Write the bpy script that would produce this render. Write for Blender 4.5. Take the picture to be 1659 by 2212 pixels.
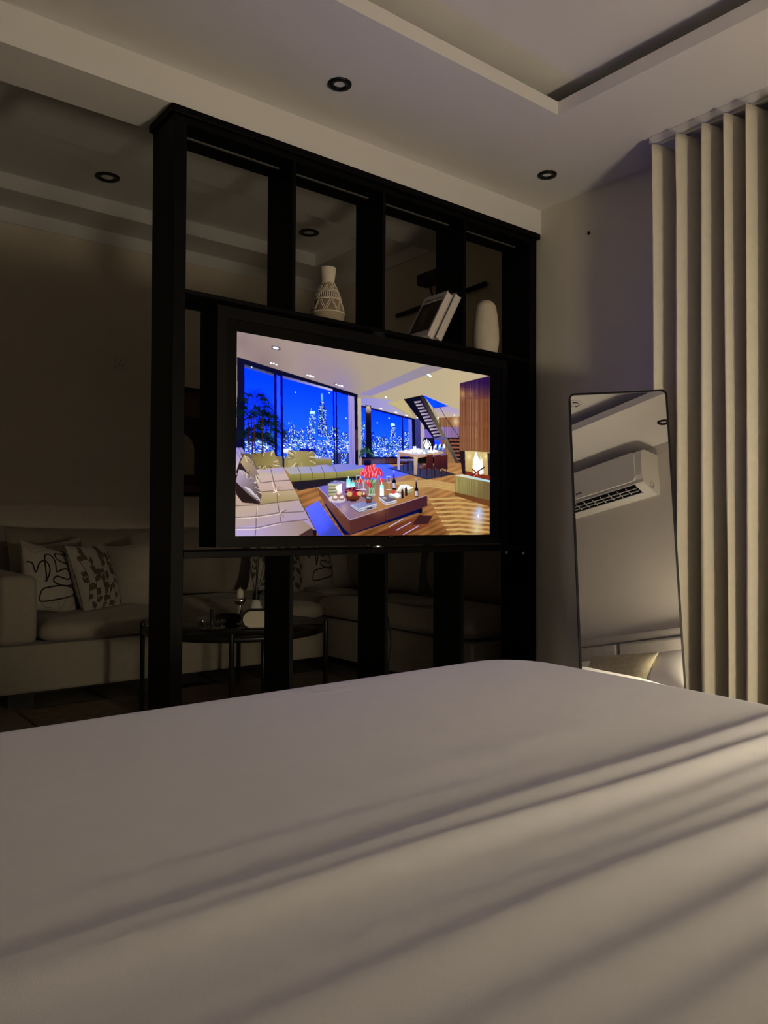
import bpy, bmesh, math, random
import numpy as np
from mathutils import Matrix, Vector

# ------------------------------------------------------------------ clear
for o in list(bpy.data.objects):
    bpy.data.objects.remove(o, do_unlink=True)
S = bpy.context.scene
COL = S.collection

# ------------------------------------------------------------------ camera
cam_d = bpy.data.cameras.new('camera')
cam_d.sensor_fit = 'VERTICAL'
cam_d.sensor_height = 24.0
cam_d.lens = 1682.1 / 2212.0 * 24.0
cam_d.clip_start = 0.02
cam = bpy.data.objects.new('camera', cam_d)
COL.objects.link(cam)
cam.matrix_world = Matrix(((0.781575, -0.013612, -0.623662, 0.0),
                           (-0.62379, -0.008817, -0.781542, 0.0),
                           (0.005139, 0.999868, -0.015382, 0.92),
                           (0, 0, 0, 1)))
S.camera = cam
S.cycles.use_light_tree = False
S.cycles.caustics_refractive = False

# ------------------------------------------------------------------ world, exposure
W = bpy.data.worlds.new('night')
S.world = W
W.use_nodes = True
W.node_tree.nodes['Background'].inputs[0].default_value = (0.02, 0.02, 0.03, 1)
W.node_tree.nodes['Background'].inputs[1].default_value = 0.2
vs = S.view_settings
vs.view_transform = 'Standard'
vs.look = 'None'
vs.exposure = 0.0
vs.gamma = 1.0
vs.use_curve_mapping = False
LAMP_POWER = 102.0        # radiance of the bedside globe lamp
BLUE_GAIN = 9.0         # extra blue radiance of the night-sky pixels
SCREEN_GAIN = 1.0       # radiance of the television picture

# ------------------------------------------------------------------ helpers
def srgb(*c):
    return tuple(((v / 255) / 12.92 if v / 255 <= 0.04045 else ((v / 255 + 0.055) / 1.055) ** 2.4) for v in c)

MATS = {}
def mat(name, col, rough=0.6, var=0.06, scale=8.0, bump=0.0, bscale=200.0, metal=0.0, spec=0.4, sheen=0.0, trans=0.0, coat=0.0, stretch=None):
    if name in MATS:
        return MATS[name]
    m = bpy.data.materials.new(name)
    m.use_nodes = True
    nt = m.node_tree
    b = nt.nodes['Principled BSDF']
    b.inputs['Roughness'].default_value = rough
    b.inputs['Metallic'].default_value = metal
    b.inputs['Specular IOR Level'].default_value = spec
    b.inputs['Sheen Weight'].default_value = sheen
    b.inputs['Transmission Weight'].default_value = trans
    b.inputs['Coat Weight'].default_value = coat
    tc = nt.nodes.new('ShaderNodeTexCoord')
    mp = nt.nodes.new('ShaderNodeMapping')
    nt.links.new(tc.outputs['Object'], mp.inputs[0])
    if stretch:
        mp.inputs['Scale'].default_value = stretch
    nz = nt.nodes.new('ShaderNodeTexNoise')
    nz.inputs['Scale'].default_value = scale
    nz.inputs['Detail'].default_value = 4
    nt.links.new(mp.outputs[0], nz.inputs['Vector'])
    rmp = nt.nodes.new('ShaderNodeValToRGB')
    rmp.color_ramp.elements[0].position = 0.3
    rmp.color_ramp.elements[1].position = 0.7
    rmp.color_ramp.elements[0].color = (*[max(0, v * (1 - var)) for v in col], 1)
    rmp.color_ramp.elements[1].color = (*[min(1, v * (1 + var)) for v in col], 1)
    nt.links.new(nz.outputs['Fac'], rmp.inputs[0])
    nt.links.new(rmp.outputs[0], b.inputs['Base Color'])
    if bump:
        n2 = nt.nodes.new('ShaderNodeTexNoise')
        n2.inputs['Scale'].default_value = bscale
        nt.links.new(mp.outputs[0], n2.inputs['Vector'])
        bp = nt.nodes.new('ShaderNodeBump')
        bp.inputs['Strength'].default_value = bump
        bp.inputs['Distance'].default_value = 0.002
        nt.links.new(n2.outputs['Fac'], bp.inputs['Height'])
        nt.links.new(bp.outputs[0], b.inputs['Normal'])
    MATS[name] = m
    return m

def emit(name, col, strength):
    m = bpy.data.materials.new(name)
    m.use_nodes = True
    nt = m.node_tree
    nt.nodes.clear()
    out = nt.nodes.new('ShaderNodeOutputMaterial')
    e = nt.nodes.new('ShaderNodeEmission')
    e.inputs[0].default_value = (*col, 1)
    e.inputs[1].default_value = strength
    nt.links.new(e.outputs[0], out.inputs[0])
    MATS[name] = m
    return m

def thing(name, label, cat, loc=(0, 0, 0), group=None):
    o = bpy.data.objects.new(name, None)
    o.empty_display_size = 0.05
    o.location = loc
    COL.objects.link(o)
    o['label'] = label
    o['category'] = cat
    if group:
        o['group'] = group
    return o

def tag(o, label, cat, group=None):
    o['label'] = label
    o['category'] = cat
    if group:
        o['group'] = group
    return o

def obj(name, vf, m, parent=None, smooth=False, label=None, origin=None):
    """one mesh object; vf = (verts, faces) in room coordinates; origin = where the object's own zero sits"""
    v, f = vf
    if parent is not None:
        base, q = Vector((0, 0, 0)), parent
        while q is not None:
            base += q.location
            q = q.parent
    else:
        base = Vector(origin) if origin else Vector((0, 0, 0))
    me = bpy.data.meshes.new(name)
    me.from_pydata([(a[0] - base.x, a[1] - base.y, a[2] - base.z) for a in v], [], f)
    if smooth:
        me.polygons.foreach_set('use_smooth', [True] * len(me.polygons))
    me.materials.append(m)
    me.update()
    o = bpy.data.objects.new(name, me)
    COL.objects.link(o)
    if parent is not None:
        o.parent = parent
    else:
        o.location = base
    if label:
        o['label'] = label
    return o

def struct(name, vf, m, smooth=False):
    o = obj(name, vf, m, None, smooth)
    o['kind'] = 'structure'
    return o

def copy_tree(o, loc=None, parent=None):
    c = o.copy()
    COL.objects.link(c)
    c.parent = parent
    if loc is not None:
        c.location = loc
    for ch in list(o.children):
        copy_tree(ch, None, c)
    return c

def join(*vfs):
    V, F = [], []
    for v, f in vfs:
        n = len(V)
        V += [tuple(p) for p in v]
        F += [tuple(i + n for i in q) for q in f]
    return V, F

def box(lo, hi, bev=0.0, seg=2):
    if not bev:
        x0, y0, z0 = lo
        x1, y1, z1 = hi
        v = [(x0, y0, z0), (x1, y0, z0), (x1, y1, z0), (x0, y1, z0), (x0, y0, z1), (x1, y0, z1), (x1, y1, z1), (x0, y1, z1)]
        return v, [(0, 3, 2, 1), (4, 5, 6, 7), (0, 1, 5, 4), (1, 2, 6, 5), (2, 3, 7, 6), (3, 0, 4, 7)]
    bm = bmesh.new()
    bmesh.ops.create_cube(bm, size=1)
    for q in bm.verts:
        q.co = Vector([lo[i] + (q.co[i] + 0.5) * (hi[i] - lo[i]) for i in range(3)])
    bmesh.ops.bevel(bm, geom=bm.edges[:], offset=bev, segments=seg, profile=0.5, affect='EDGES')
    bm.verts.ensure_lookup_table()
    r = [tuple(q.co) for q in bm.verts], [tuple(q.index for q in f.verts) for f in bm.faces]
    bm.free()
    return r

def xf(vf, fn):
    return [tuple(fn(Vector(p))) for p in vf[0]], vf[1]

def lathe(prof, c, n=40, cap=True):
    V, F = [], []
    for r, z in prof:
        for i in range(n):
            a = 2 * math.pi * i / n
            V.append((c[0] + r * math.cos(a), c[1] + r * math.sin(a), c[2] + z))
    for j in range(len(prof) - 1):
        for i in range(n):
            k = (i + 1) % n
            F.append((j * n + i, j * n + k, (j + 1) * n + k, (j + 1) * n + i))
    if cap:
        F.append(tuple(range(n - 1, -1, -1)))
        F.append(tuple((len(prof) - 1) * n + i for i in range(n)))
    return V, F

def tube(pts, r, n=10, closed=False):
    P = [Vector(p) for p in pts]
    V, F = [], []
    m = len(P)
    up = None
    for i, p in enumerate(P):
        if closed:
            d = P[(i + 1) % m] - P[i - 1]
        else:
            d = P[min(i + 1, m - 1)] - P[max(i - 1, 0)]
        d.normalize()
        if up is None:
            up = Vector((0, 0, 1)) if abs(d.z) < 0.9 else Vector((1, 0, 0))
        s = d.cross(up).normalized()
        up = s.cross(d).normalized()
        rr = r[i] if isinstance(r, (list, tuple)) else r
        for k in range(n):
            a = 2 * math.pi * k / n
            V.append(tuple(p + s * math.cos(a) * rr + up * math.sin(a) * rr))
    for i in range(m if closed else m - 1):
        j = (i + 1) % m
        for k in range(n):
            l = (k + 1) % n
            F.append((i * n + k, i * n + l, j * n + l, j * n + k))
    if not closed:
        F.append(tuple(range(n - 1, -1, -1)))
        F.append(tuple((m - 1) * n + k for k in range(n)))
    return V, F

def prism(poly, a, b, place):
    """extrude a 2-D outline; place(u, v, w) -> room point, w runs a..b"""
    n = len(poly)
    V = [place(u, v, a) for u, v in poly] + [place(u, v, b) for u, v in poly]
    F = [tuple(range(n - 1, -1, -1)), tuple(range(n, 2 * n))]
    F += [(i, (i + 1) % n, n + (i + 1) % n, n + i) for i in range(n)]
    return V, F

def rrect(x0, z0, x1, z1, r, k=6):
    o = []
    for cx, cz, a0 in ((x1 - r, z0 + r, -90), (x1 - r, z1 - r, 0), (x0 + r, z1 - r, 90), (x0 + r, z0 + r, 180)):
        for i in range(k + 1):
            a = math.radians(a0 + 90 * i / k)
            o.append((cx + r * math.cos(a), cz + r * math.sin(a)))
    return o

def ring(outer, inner, a, b, place):
    n = len(outer)
    V = [place(*p, a) for p in outer] + [place(*p, a) for p in inner] + [place(*p, b) for p in outer] + [place(*p, b) for p in inner]
    F = []
    for i in range(n):
        j = (i + 1) % n
        F += [(i, j, n + j, n + i), (2 * n + i, 3 * n + i, 3 * n + j, 2 * n + j), (i, 2 * n + i, 2 * n + j, j), (n + i, n + j, 3 * n + j, 3 * n + i)]
    return V, F

# ------------------------------------------------------------------ materials
CEIL = mat('white_ceiling_paint', (0.79, 0.775, 0.75), 0.85, 0.02, 3)
WALL = mat('greige_wall_paint', (0.66, 0.625, 0.55), 0.85, 0.03, 3, 0.03, 90)
WALL2 = mat('light_boosted_wall_paint', (0.76, 0.68, 0.56), 0.85, 0.03, 3, 0.03, 90)  # same wall paint, colour brightened to stand in for light missing in the lounge
FLOOR = mat('grey_brown_floor', (0.15, 0.125, 0.09), 0.45, 0.18, 2.5, stretch=(1, 6, 1))
BLACK = mat('satin_black_laminate', (0.0022, 0.0022, 0.0025), 0.5, 0.1, 20, spec=0.08)
BLACK2 = mat('black_frame_laminate', (0.0035, 0.0035, 0.0038), 0.5, 0.1, 20, spec=0.1)
GLOSSB = mat('gloss_black_plastic', (0.002, 0.002, 0.002), 0.3, 0.02, 20, spec=0.12)
METALB = mat('black_powder_coat', (0.006, 0.006, 0.006), 0.4, 0.05, 40, spec=0.25)
CHROME = mat('brushed_metal', (0.62, 0.6, 0.56), 0.25, 0.05, 60, metal=1.0)
SHEET = mat('white_cotton_sheet', (0.77, 0.77, 0.78), 0.8, 0.015, 30, 0.05, 900, sheen=0.1)
SOFA = mat('beige_sofa_fabric', (0.25, 0.22, 0.17), 0.95, 0.05, 30, 0.12, 400, sheen=0.15)
SOFA2 = mat('plain_beige_cushion_fabric', (0.33, 0.295, 0.24), 0.95, 0.05, 30, 0.12, 400, sheen=0.15)
CUSH = mat('off_white_cushion_fabric', (0.33, 0.30, 0.25), 0.95, 0.04, 30, 0.1, 500, sheen=0.1)
DARKC = mat('dark_grey_cushion_fabric', (0.10, 0.10, 0.08), 0.95, 0.06, 30, 0.1, 500)
INK = mat('black_ink_print', (0.012, 0.010, 0.009), 0.9, 0.02, 30)
INK2 = mat('pale_ink_print', (0.20, 0.17, 0.13), 0.9, 0.02, 30)
LEAF = mat('olive_leaf_print', (0.075, 0.065, 0.04), 0.9, 0.3, 60)
CURT = mat('beige_curtain_fabric', (0.66, 0.62, 0.51), 0.9, 0.03, 40, 0.06, 600, sheen=0.1)
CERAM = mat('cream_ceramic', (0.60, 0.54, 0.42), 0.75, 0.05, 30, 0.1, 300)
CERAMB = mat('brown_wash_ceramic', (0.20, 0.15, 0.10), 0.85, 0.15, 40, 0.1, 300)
WHITEP = mat('white_plastic', (0.72, 0.70, 0.66), 0.4, 0.01, 10)
PAPER = mat('book_pages', (0.62, 0.57, 0.52), 0.9, 0.05, 8, stretch=(120, 1, 1))
COVER = mat('grey_book_cover', (0.58, 0.55, 0.51), 0.6, 0.04, 10)
RUG = mat('brown_rug_pile', (0.13, 0.095, 0.06), 1.0, 0.25, 18, 0.5, 300)
WOODB = mat('dark_brown_wood', (0.09, 0.045, 0.022), 0.5, 0.25, 6, stretch=(1, 9, 1))
HEADB = mat('grey_beige_upholstery', (0.40, 0.375, 0.335), 0.9, 0.04, 30, 0.1, 500)
MIRROR = mat('mirror_glass', (0.86, 0.86, 0.85), 0.0, 0.0, 1, metal=1.0)
GLASS = mat('clear_smoked_glass', (0.8, 0.82, 0.8), 0.02, 0.0, 1, trans=1.0)
LENS = mat('frosted_lens', (0.5, 0.48, 0.44), 0.3, 0.2, 300)
# ================================================================== ROOM SHELL
XR, YH, YP = 2.88, -.72, 2.42            # bedroom right wall, headboard wall, front of the divider
ZC = 2.417                                # bedroom ceiling
XL, XF, YB = -1.9, 3.65, 5.378            # left wall, far right wall, far back wall
struct('floor', box((XL - .1, YH - .1, -.06), (XF + .1, YB + .1, 0)), FLOOR)
struct('wall_left', box((XL - .1, YH - .1, 0), (XL, YB + .1, 3.1)), WALL)
struct('wall_head', box((XL, YH - .1, 0), (XR + .1, YH, 2.7)), WALL)
wr = struct('wall_right', box((XR, YH, 0), (XR + .1, 2.605, 2.9)), WALL)
struct('wall_return', box((XR, 2.605, 0), (XF, 2.648, 3.1)), WALL2)
struct('wall_far_right', box((XF, 2.605, 0), (XF + .1, YB + .1, 3.1)), WALL2)
struct('wall_back', box((XL, YB, 0), (XF, YB + .1, 3.1)), WALL2)
# bedroom ceiling with a recessed tray
TX0, TX1, TY0, TY1 = -1.55, 2.252, -.082, 1.814
struct('ceiling', join(box((XL, YH, ZC), (XR, TY0 - .02, 2.44)), box((XL, TY1 + .02, ZC), (XR, YP + .01, 2.44)), box((XL, TY0 - .02, ZC), (TX0 - .02, TY1 + .02, 2.44)),
                       box((TX1 + .02, TY0 - .02, ZC), (XR, TY1 + .02, 2.44)),
                       box((XL, YH, 2.535), (XR, YP + .2, 2.7))), CEIL)
for i, (lo, hi) in enumerate((((TX0 - .02, TY1, ZC), (TX1 + .02, TY1 + .02, 2.466)), ((TX0 - .02, TY0 - .02, ZC), (TX1 + .02, TY0, 2.466)),
                              ((TX1, TY0, ZC), (TX1 + .02, TY1, 2.466)), ((TX0 - .02, TY0, ZC), (TX0, TY1, 2.466)))):
    struct('trim_%d' % (i + 1), box(lo, hi), CEIL)
struct('ceiling_beam', join(box((XL, YP, 2.2985), (XR, 2.637, 2.9)), box((XR, 2.6, 2.9), (XF, 2.66, 3.1))), CEIL)
# lounge ceiling: stepped up towards a raised centre
struct('ceiling_lounge', join(box((XL, 2.637, 2.835), (XF, 4.048, 3.12)), box((XL, 4.048, 2.927), (XF, 4.39, 3.12)),
                              box((XL, 4.39, 3.024), (3.345, 5.065, 3.12)), box((XL, 5.065, 2.927), (XF, YB, 3.12)),
                              box((3.345, 4.39, 2.927), (XF, 5.065, 3.12))), CEIL)
struct('trim_5', box((XL, YB - .012, 2.835), (XF, YB, 2.927)), CEIL)
struct('trim_6', box((XF - .012, 4.048, 2.835), (XF, YB - .012, 2.927)), CEIL)
nail = obj('wall_anchor', join(lathe([(.002, 0), (.0075, .002), (.0055, .006)], (0, 0, 0), 10), tube([(0, 0, .004), (.006, -.004, .014)], .002, 6)), METALB)
nail.data.transform(Matrix.Rotation(-math.pi / 2, 4, 'Y'))
nail.location = (XR, 2.144, 2.228)
tag(nail, 'tiny dark screw anchor high on the bedroom wall', 'screw')

# downlights
def downlight(r, label, group, loc):
    t = thing('downlight', label, 'downlight', loc, group)
    x, y, z = loc
    obj('bezel', lathe([(r * .50, -.001), (r * .54, -.006), (r * .95, -.006), (r, -.002), (r, .0)], loc, 40, False), METALB, t, True)
    obj('reflector', lathe([(r * .50, -.002), (r * .47, .008), (r * .42, .02)], loc, 40, False), METALB, t, True)
    obj('lens', lathe([(r * .46, .014), (r * .42, .006), (r * .3, .003), (r * .01, .002)], loc, 32, False), LENS, t, True)
    return t
d0 = downlight(.041, 'black ringed ceiling downlight above the left part of the television', 'bedroom downlights', (1.515, 2.152, ZC - .0005))
d1 = copy_tree(d0, (2.601, 2.153, ZC - .0005))
d1['label'] = 'black ringed ceiling downlight near the corner of wall and beam, left of the curtain'
d2 = copy_tree(d0, (1.174, -.428, ZC - .0005))
d2['label'] = 'black ringed downlight seen at the right rim of the leaning mirror'
e0 = downlight(.0735, 'large black ringed downlight in the dark lounge ceiling left of the divider', 'lounge downlights', (1.613, 4.738, 3.0235))
e1 = copy_tree(e0, (3.06, 4.72, 3.0235))
e1['label'] = 'large black ringed downlight in the lounge ceiling seen above the patterned vase'
# round plate on the tray ceiling (seen in the mirror)
t = thing('ceiling_plate', 'small round white plate on the raised tray ceiling seen in the mirror', 'ceiling plate', (.82, .06, 2.535))
obj('disc', lathe([(.001, -.012), (.04, -.012), (.05, -.006), (.052, 0)], (.82, .06, 2.535), 32, False), WHITEP, t, True)
for k in range(3):
    pts = [(.82 + .032 * math.cos(math.radians(120 * k + a)), .06 + .032 * math.sin(math.radians(120 * k + a)), 2.5225) for a in range(0, 80, 10)]
    obj('slot', tube(pts, .0035, 6), METALB, t)

# ================================================================== ROOM DIVIDER
D0, D1 = YP, 2.60
t = thing('room_divider', 'black open-bay room divider standing between bedroom and lounge, holding the television', 'room divider', (1.94, 2.51, 0))
ZT, ZS, ZR = 2.297, 1.696, .825
for x0, x1 in ((1.041, 1.086), (2.80, 2.848)):
    obj('post', box((x0, D0, 0), (x1, D1, 2.272), .002, 1), BLACK, t)
obj('top_cap', box((1.029, D0 - .010, 2.2715), (2.864, D1 + .008, 2.2975), .003, 2), BLACK, t)
obj('top_board', box((1.086, D0 + .004, 2.248), (2.80, D1, 2.272), .001, 1), BLACK, t)
obj('shelf', box((1.086, D0, ZS - .0145), (2.80, D1, ZS), .001, 1), BLACK, t)
obj('lower_rail', box((1.086, D0, ZR - .023), (2.80, D1, ZR), .0015, 1), BLACK2, t)
for x0 in (1.4965, 1.917, 2.367):
    obj('upright_board', box((x0, D0, ZS), (x0 + .0155, D1, 2.248), .001, 1), BLACK, t)
for x0 in (1.4955, 1.9375, 2.360):
    obj('upright_board', box((x0, D0, 0), (x0 + .0165, D1, ZR - .023), .001, 1), BLACK2, t)
ALU = mat('aluminium_channel', (0.13, 0.125, 0.115), 0.5, 0.05, 40)
for x0, x1 in ((1.092, 1.492), (1.516, 1.912), (1.936, 2.362), (2.386, 2.795)):
    ch = obj('light_channel', box((x0, 2.506, 2.2455), (x1, 2.516, 2.2485)), ALU, t, label='unlit pale strip light channel under the top board')
for y, z in ((2.44, .795), (2.545, .795)):
    obj('bracket', box((2.786, y, z - .016), (2.8005, y + .014, z), .002, 1), CHROME, t, label='small metal angle bracket')
obj('bracket', box((2.786, 2.47, ZS), (2.8005, 2.484, ZS + .01), .002, 1), CHROME, t)

# ================================================================== TELEVISION
t = thing('television', 'wall television in a deep black swivel frame showing a penthouse living room at night', 'television', (1.84, 2.39, .84))
FX0, FX1, FZ0, FZ1 = 1.152, 2.537, .840, 1.634
SX0, SX1, SZ0, SZ1 = 1.2235, 2.4325, .877, 1.5575
pl = lambda u, v, w: (u, w, v)
fr = [(FX0, FZ0), (FX1, FZ0), (FX1, FZ1), (FX0, FZ1)]
fi = [(FX0 + .034, FZ0 + .029), (FX1 - .034, FZ0 + .029), (FX1 - .034, FZ1 - .037), (FX0 + .034, FZ1 - .037)]
obj('frame', ring(fr, fi, 2.318, 2.447, pl), BLACK2, t)
obj('back_panel', box((FX0 + .03, 2.43, FZ0 + .026), (FX1 - .03, 2.446, FZ1 - .03)), BLACK, t)
obj('bezel', ring([(FX0 + .034, FZ0 + .029), (FX1 - .034, FZ0 + .029), (FX1 - .034, FZ1 - .037), (FX0 + .034, FZ1 - .037)],
                  [(SX0, SZ0), (SX1, SZ0), (SX1, SZ1), (SX0, SZ1)], 2.3215, 2.43, pl), GLOSSB, t)
obj('emblem', join(box((1.880, 2.3205, .8675), (1.8865, 2.3216, .873), .001, 1), box((1.889, 2.3205, .868), (1.897, 2.3216, .8725))), CHROME, t, label='tiny silver maker mark')
for zz, a in ((.8255, .014), (FZ1 + .0005, .046)):
    obj('pivot_disc', lathe([(.034, 0), (.036, .002), (.036, a - .002), (.034, a)], (1.905, 2.44, zz), 32), CHROME if a < .03 else METALB, t, True, label='metal pivot disc')
# runtime rasteriser (embedded in scene.py)
def raster_art(ops):
    W,H=1280,720
    img=np.zeros((H,W,3),np.float32)
    rng=np.random.RandomState(5)
    noi=rng.rand(H,W).astype(np.float32)-.5
    streak=(np.convolve(rng.rand(W+16),np.ones(3)/3,'same')[:W]-.5).astype(np.float32)
    streak=streak[None,:]*(0.6+0.8*np.repeat(rng.rand(H//24+1),24)[:H,None].astype(np.float32))
    col=lambda h:np.array(h,np.float32)
    def mask(pts):
        p=np.array(pts,np.float32)
        x0=int(max(0,np.floor(p[:,0].min())));x1=int(min(W,np.ceil(p[:,0].max())+1))
        y0=int(max(0,np.floor(p[:,1].min())));y1=int(min(H,np.ceil(p[:,1].max())+1))
        if x1<=x0 or y1<=y0:return None
        X,Y=np.meshgrid(np.arange(x0,x1)+.5,np.arange(y0,y1)+.5)
        ins=np.zeros(X.shape,bool);n=len(p)
        for i in range(n):
            ax,ay=p[i];bx,by=p[(i+1)%n]
            if ay==by:continue
            c=(Y<ay)!=(Y<by)
            ins^=c&(X<ax+(Y-ay)*(bx-ax)/(by-ay))
        return x0,x1,y0,y1,X,Y,ins
    def seg(a,b,w,c):
        ax,ay=a;bx,by=b;r=w*.5+1
        x0=int(max(0,min(ax,bx)-r));x1=int(min(W,max(ax,bx)+r+1));y0=int(max(0,min(ay,by)-r));y1=int(min(H,max(ay,by)+r+1))
        if x1<=x0 or y1<=y0:return
        X,Y=np.meshgrid(np.arange(x0,x1)+.5,np.arange(y0,y1)+.5)
        dx,dy=bx-ax,by-ay;l=dx*dx+dy*dy+1e-6
        t=np.clip(((X-ax)*dx+(Y-ay)*dy)/l,0,1);d=np.hypot(X-ax-t*dx,Y-ay-t*dy)
        al=np.clip(w*.5+.5-d,0,1)[...,None].astype(np.float32)
        img[y0:y1,x0:x1]=img[y0:y1,x0:x1]*(1-al)+c*al
    for o in ops:
        k=o[0]
        if k=='P':
            _,pts,c,c2,g,n,s=o;m=mask(pts)
            if m is None:continue
            x0,x1,y0,y1,X,Y,ins=m;C=np.broadcast_to(col(c),X.shape+(3,)).copy()
            if c2:
                (ax,ay),(bx,by)=g;dx,dy=bx-ax,by-ay;t=np.clip(((X-ax)*dx+(Y-ay)*dy)/(dx*dx+dy*dy+1e-6),0,1)[...,None];C=C*(1-t)+col(c2)*t
            if n:C=C+noi[y0:y1,x0:x1,None]*n*2
            if s:C=C+streak[y0:y1,x0:x1,None]*s*3
            img[y0:y1,x0:x1][ins]=C[ins]
        elif k=='L':
            c=col(o[3])
            for a,b in zip(o[1][:-1],o[1][1:]):seg(a,b,o[2]*.9,c)
        elif k=='O':
            (cx,cy),=o[1];rx,ry=o[2],o[3];x0,x1,y0,y1=max(0,cx-rx),min(W,cx+rx+1),max(0,cy-ry),min(H,cy+ry+1)
            if x1<=x0 or y1<=y0:continue
            X,Y=np.meshgrid(np.arange(x0,x1),np.arange(y0,y1));q=np.hypot((X-cx)/(rx+.3),(Y-cy)/(ry+.3))
            al=np.clip((1.08-q)*min(rx,ry)+.2,0,1)[...,None];c=col(o[4]);t=np.clip((Y-cy+ry)/(2*ry+.01),0,1)[...,None]
            C=c*(1-t)+col(o[5])*t if o[5] else c
            img[y0:y1,x0:x1]=img[y0:y1,x0:x1]*(1-al)+C*al
        elif k=='D':   # palm frond: a drooping rib with leaflets either side
            (x,y),=o[1];ang,ln,c,n=o[2],o[3],col(o[4]),o[5];rib=[(x,y)]
            for i in range(1,n+1):
                t=i/n;rib.append((x+math.cos(ang)*ln*t,y+math.sin(ang)*ln*t+ln*.6*t*t))
                seg(rib[-2],rib[-1],1.6,c)
                if i<2:continue
                d=math.atan2(rib[-1][1]-rib[-2][1],rib[-1][0]-rib[-2][0]);l=ln*.36*(1-.5*t)
                for sg in(-.6,.6):
                    seg(rib[-1],(rib[-1][0]+math.cos(d+sg)*l,rib[-1][1]+math.sin(d+sg)*l+l*.2),1.5,c)
        elif k=='G':
            (cx,cy),r,c,a=o[1:];x0,x1,y0,y1=max(0,cx-r),min(W,cx+r),max(0,cy-r),min(H,cy+r)
            if x1<=x0 or y1<=y0:continue
            X,Y=np.meshgrid(np.arange(x0,x1),np.arange(y0,y1));f=(np.clip(1-np.hypot(X-cx,Y-cy)/r,0,1)**1.5*a)[...,None]
            img[y0:y1,x0:x1]=img[y0:y1,x0:x1]*(1-f)+col(c)*f
        elif k=='W':   # lit windows on a tower
            (x0,y0),(x1,y1)=o[1]
            for y in range(y0+1,y1,4):
                for x in range(x0+1,x1-1,3):
                    if rng.rand()<.5:img[max(0,y):y+2,max(0,x):x+2]=((150,235,255),(225,250,255),(70,130,240))[rng.randint(3)]
        elif k in('C1','C2','C3'):
            m=mask(o[1]);x0,x1,y0,y1,X,Y,ins=m
            lay=img[y0:y1,x0:x1].copy();hh,ww=lay.shape[:2]
            if k!='C3':
                x=0
                while x<ww:
                    w=rng.randint(6,16);top=int(hh*(.12+.4*rng.rand()));lay[top:,x:x+w]=(12+rng.randint(26),44+rng.randint(40),140+rng.randint(60))
                    for yy in range(top+1,hh,4):
                        for xx in range(x+1,min(x+w-1,ww-2),3):
                            if rng.rand()<.34:lay[yy:yy+2,xx:xx+2]=((110,200,255),(200,235,255),(70,130,250))[rng.randint(3)]
                    x+=w
            else:
                for _ in range(int(hh*ww/14)):
                    yy=int(hh*rng.rand());xx=rng.randint(ww);l=rng.randint(2,9);b=rng.rand()
                    lay[yy:yy+rng.randint(1,3),xx:xx+l]=((120,200,255),(225,245,255),(40,100,225),(200,205,240),(20,50,170),(30,80,205),(24,60,190),(60,130,240))[int(b*8)]
            img[y0:y1,x0:x1][ins]=lay[ins]
        elif k=='F':   # plank floor streaks
            m=mask(o[1]);x0,x1,y0,y1,X,Y,ins=m
            v=np.sin((Y*.9+X*.32)*.28)+.6*np.sin((Y*.9+X*.32)*.11+1)+.5*np.sin((X*.7-Y)*.05)
            img[y0:y1,x0:x1]+=(v[...,None]*np.array([16,12,8])+noi[y0:y1,x0:x1,None]*16)*ins[...,None]
    img=np.clip(img,0,255)/255.
    return img

def parse_art(txt):
    """picture shown on the television, as flat shapes on a 1280 x 720 sheet"""
    ops=[]
    n=lambda s:None if s=='-' else tuple(int(v) for v in s.split(','))
    P=lambda l:[tuple(int(v) for v in q.split(','))for q in l]
    for ln in txt.strip().split('\n'):
        a=ln.split();k=a[0]
        if k=='P':
            g=None if a[3]=='-' else [int(v) for v in a[3].split(',')]
            ops.append(['P',P(a[6:]),n(a[1]),n(a[2]),g and((g[0],g[1]),(g[2],g[3])),float(a[4]),float(a[5])])
        elif k=='L':ops.append(['L',P(a[3:]),float(a[1]),n(a[2])])
        elif k=='O':ops.append(['O',P(a[5:]),int(a[1]),int(a[2]),n(a[3]),n(a[4])])
        elif k=='D':ops.append(['D',P(a[5:]),float(a[1]),int(a[2]),n(a[3]),int(a[4])])
        elif k=='G':ops.append(['G',P(a[4:])[0],int(a[1]),n(a[2]),float(a[3])])
        else:ops.append([k,P(a[1:])])
    return ops
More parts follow.
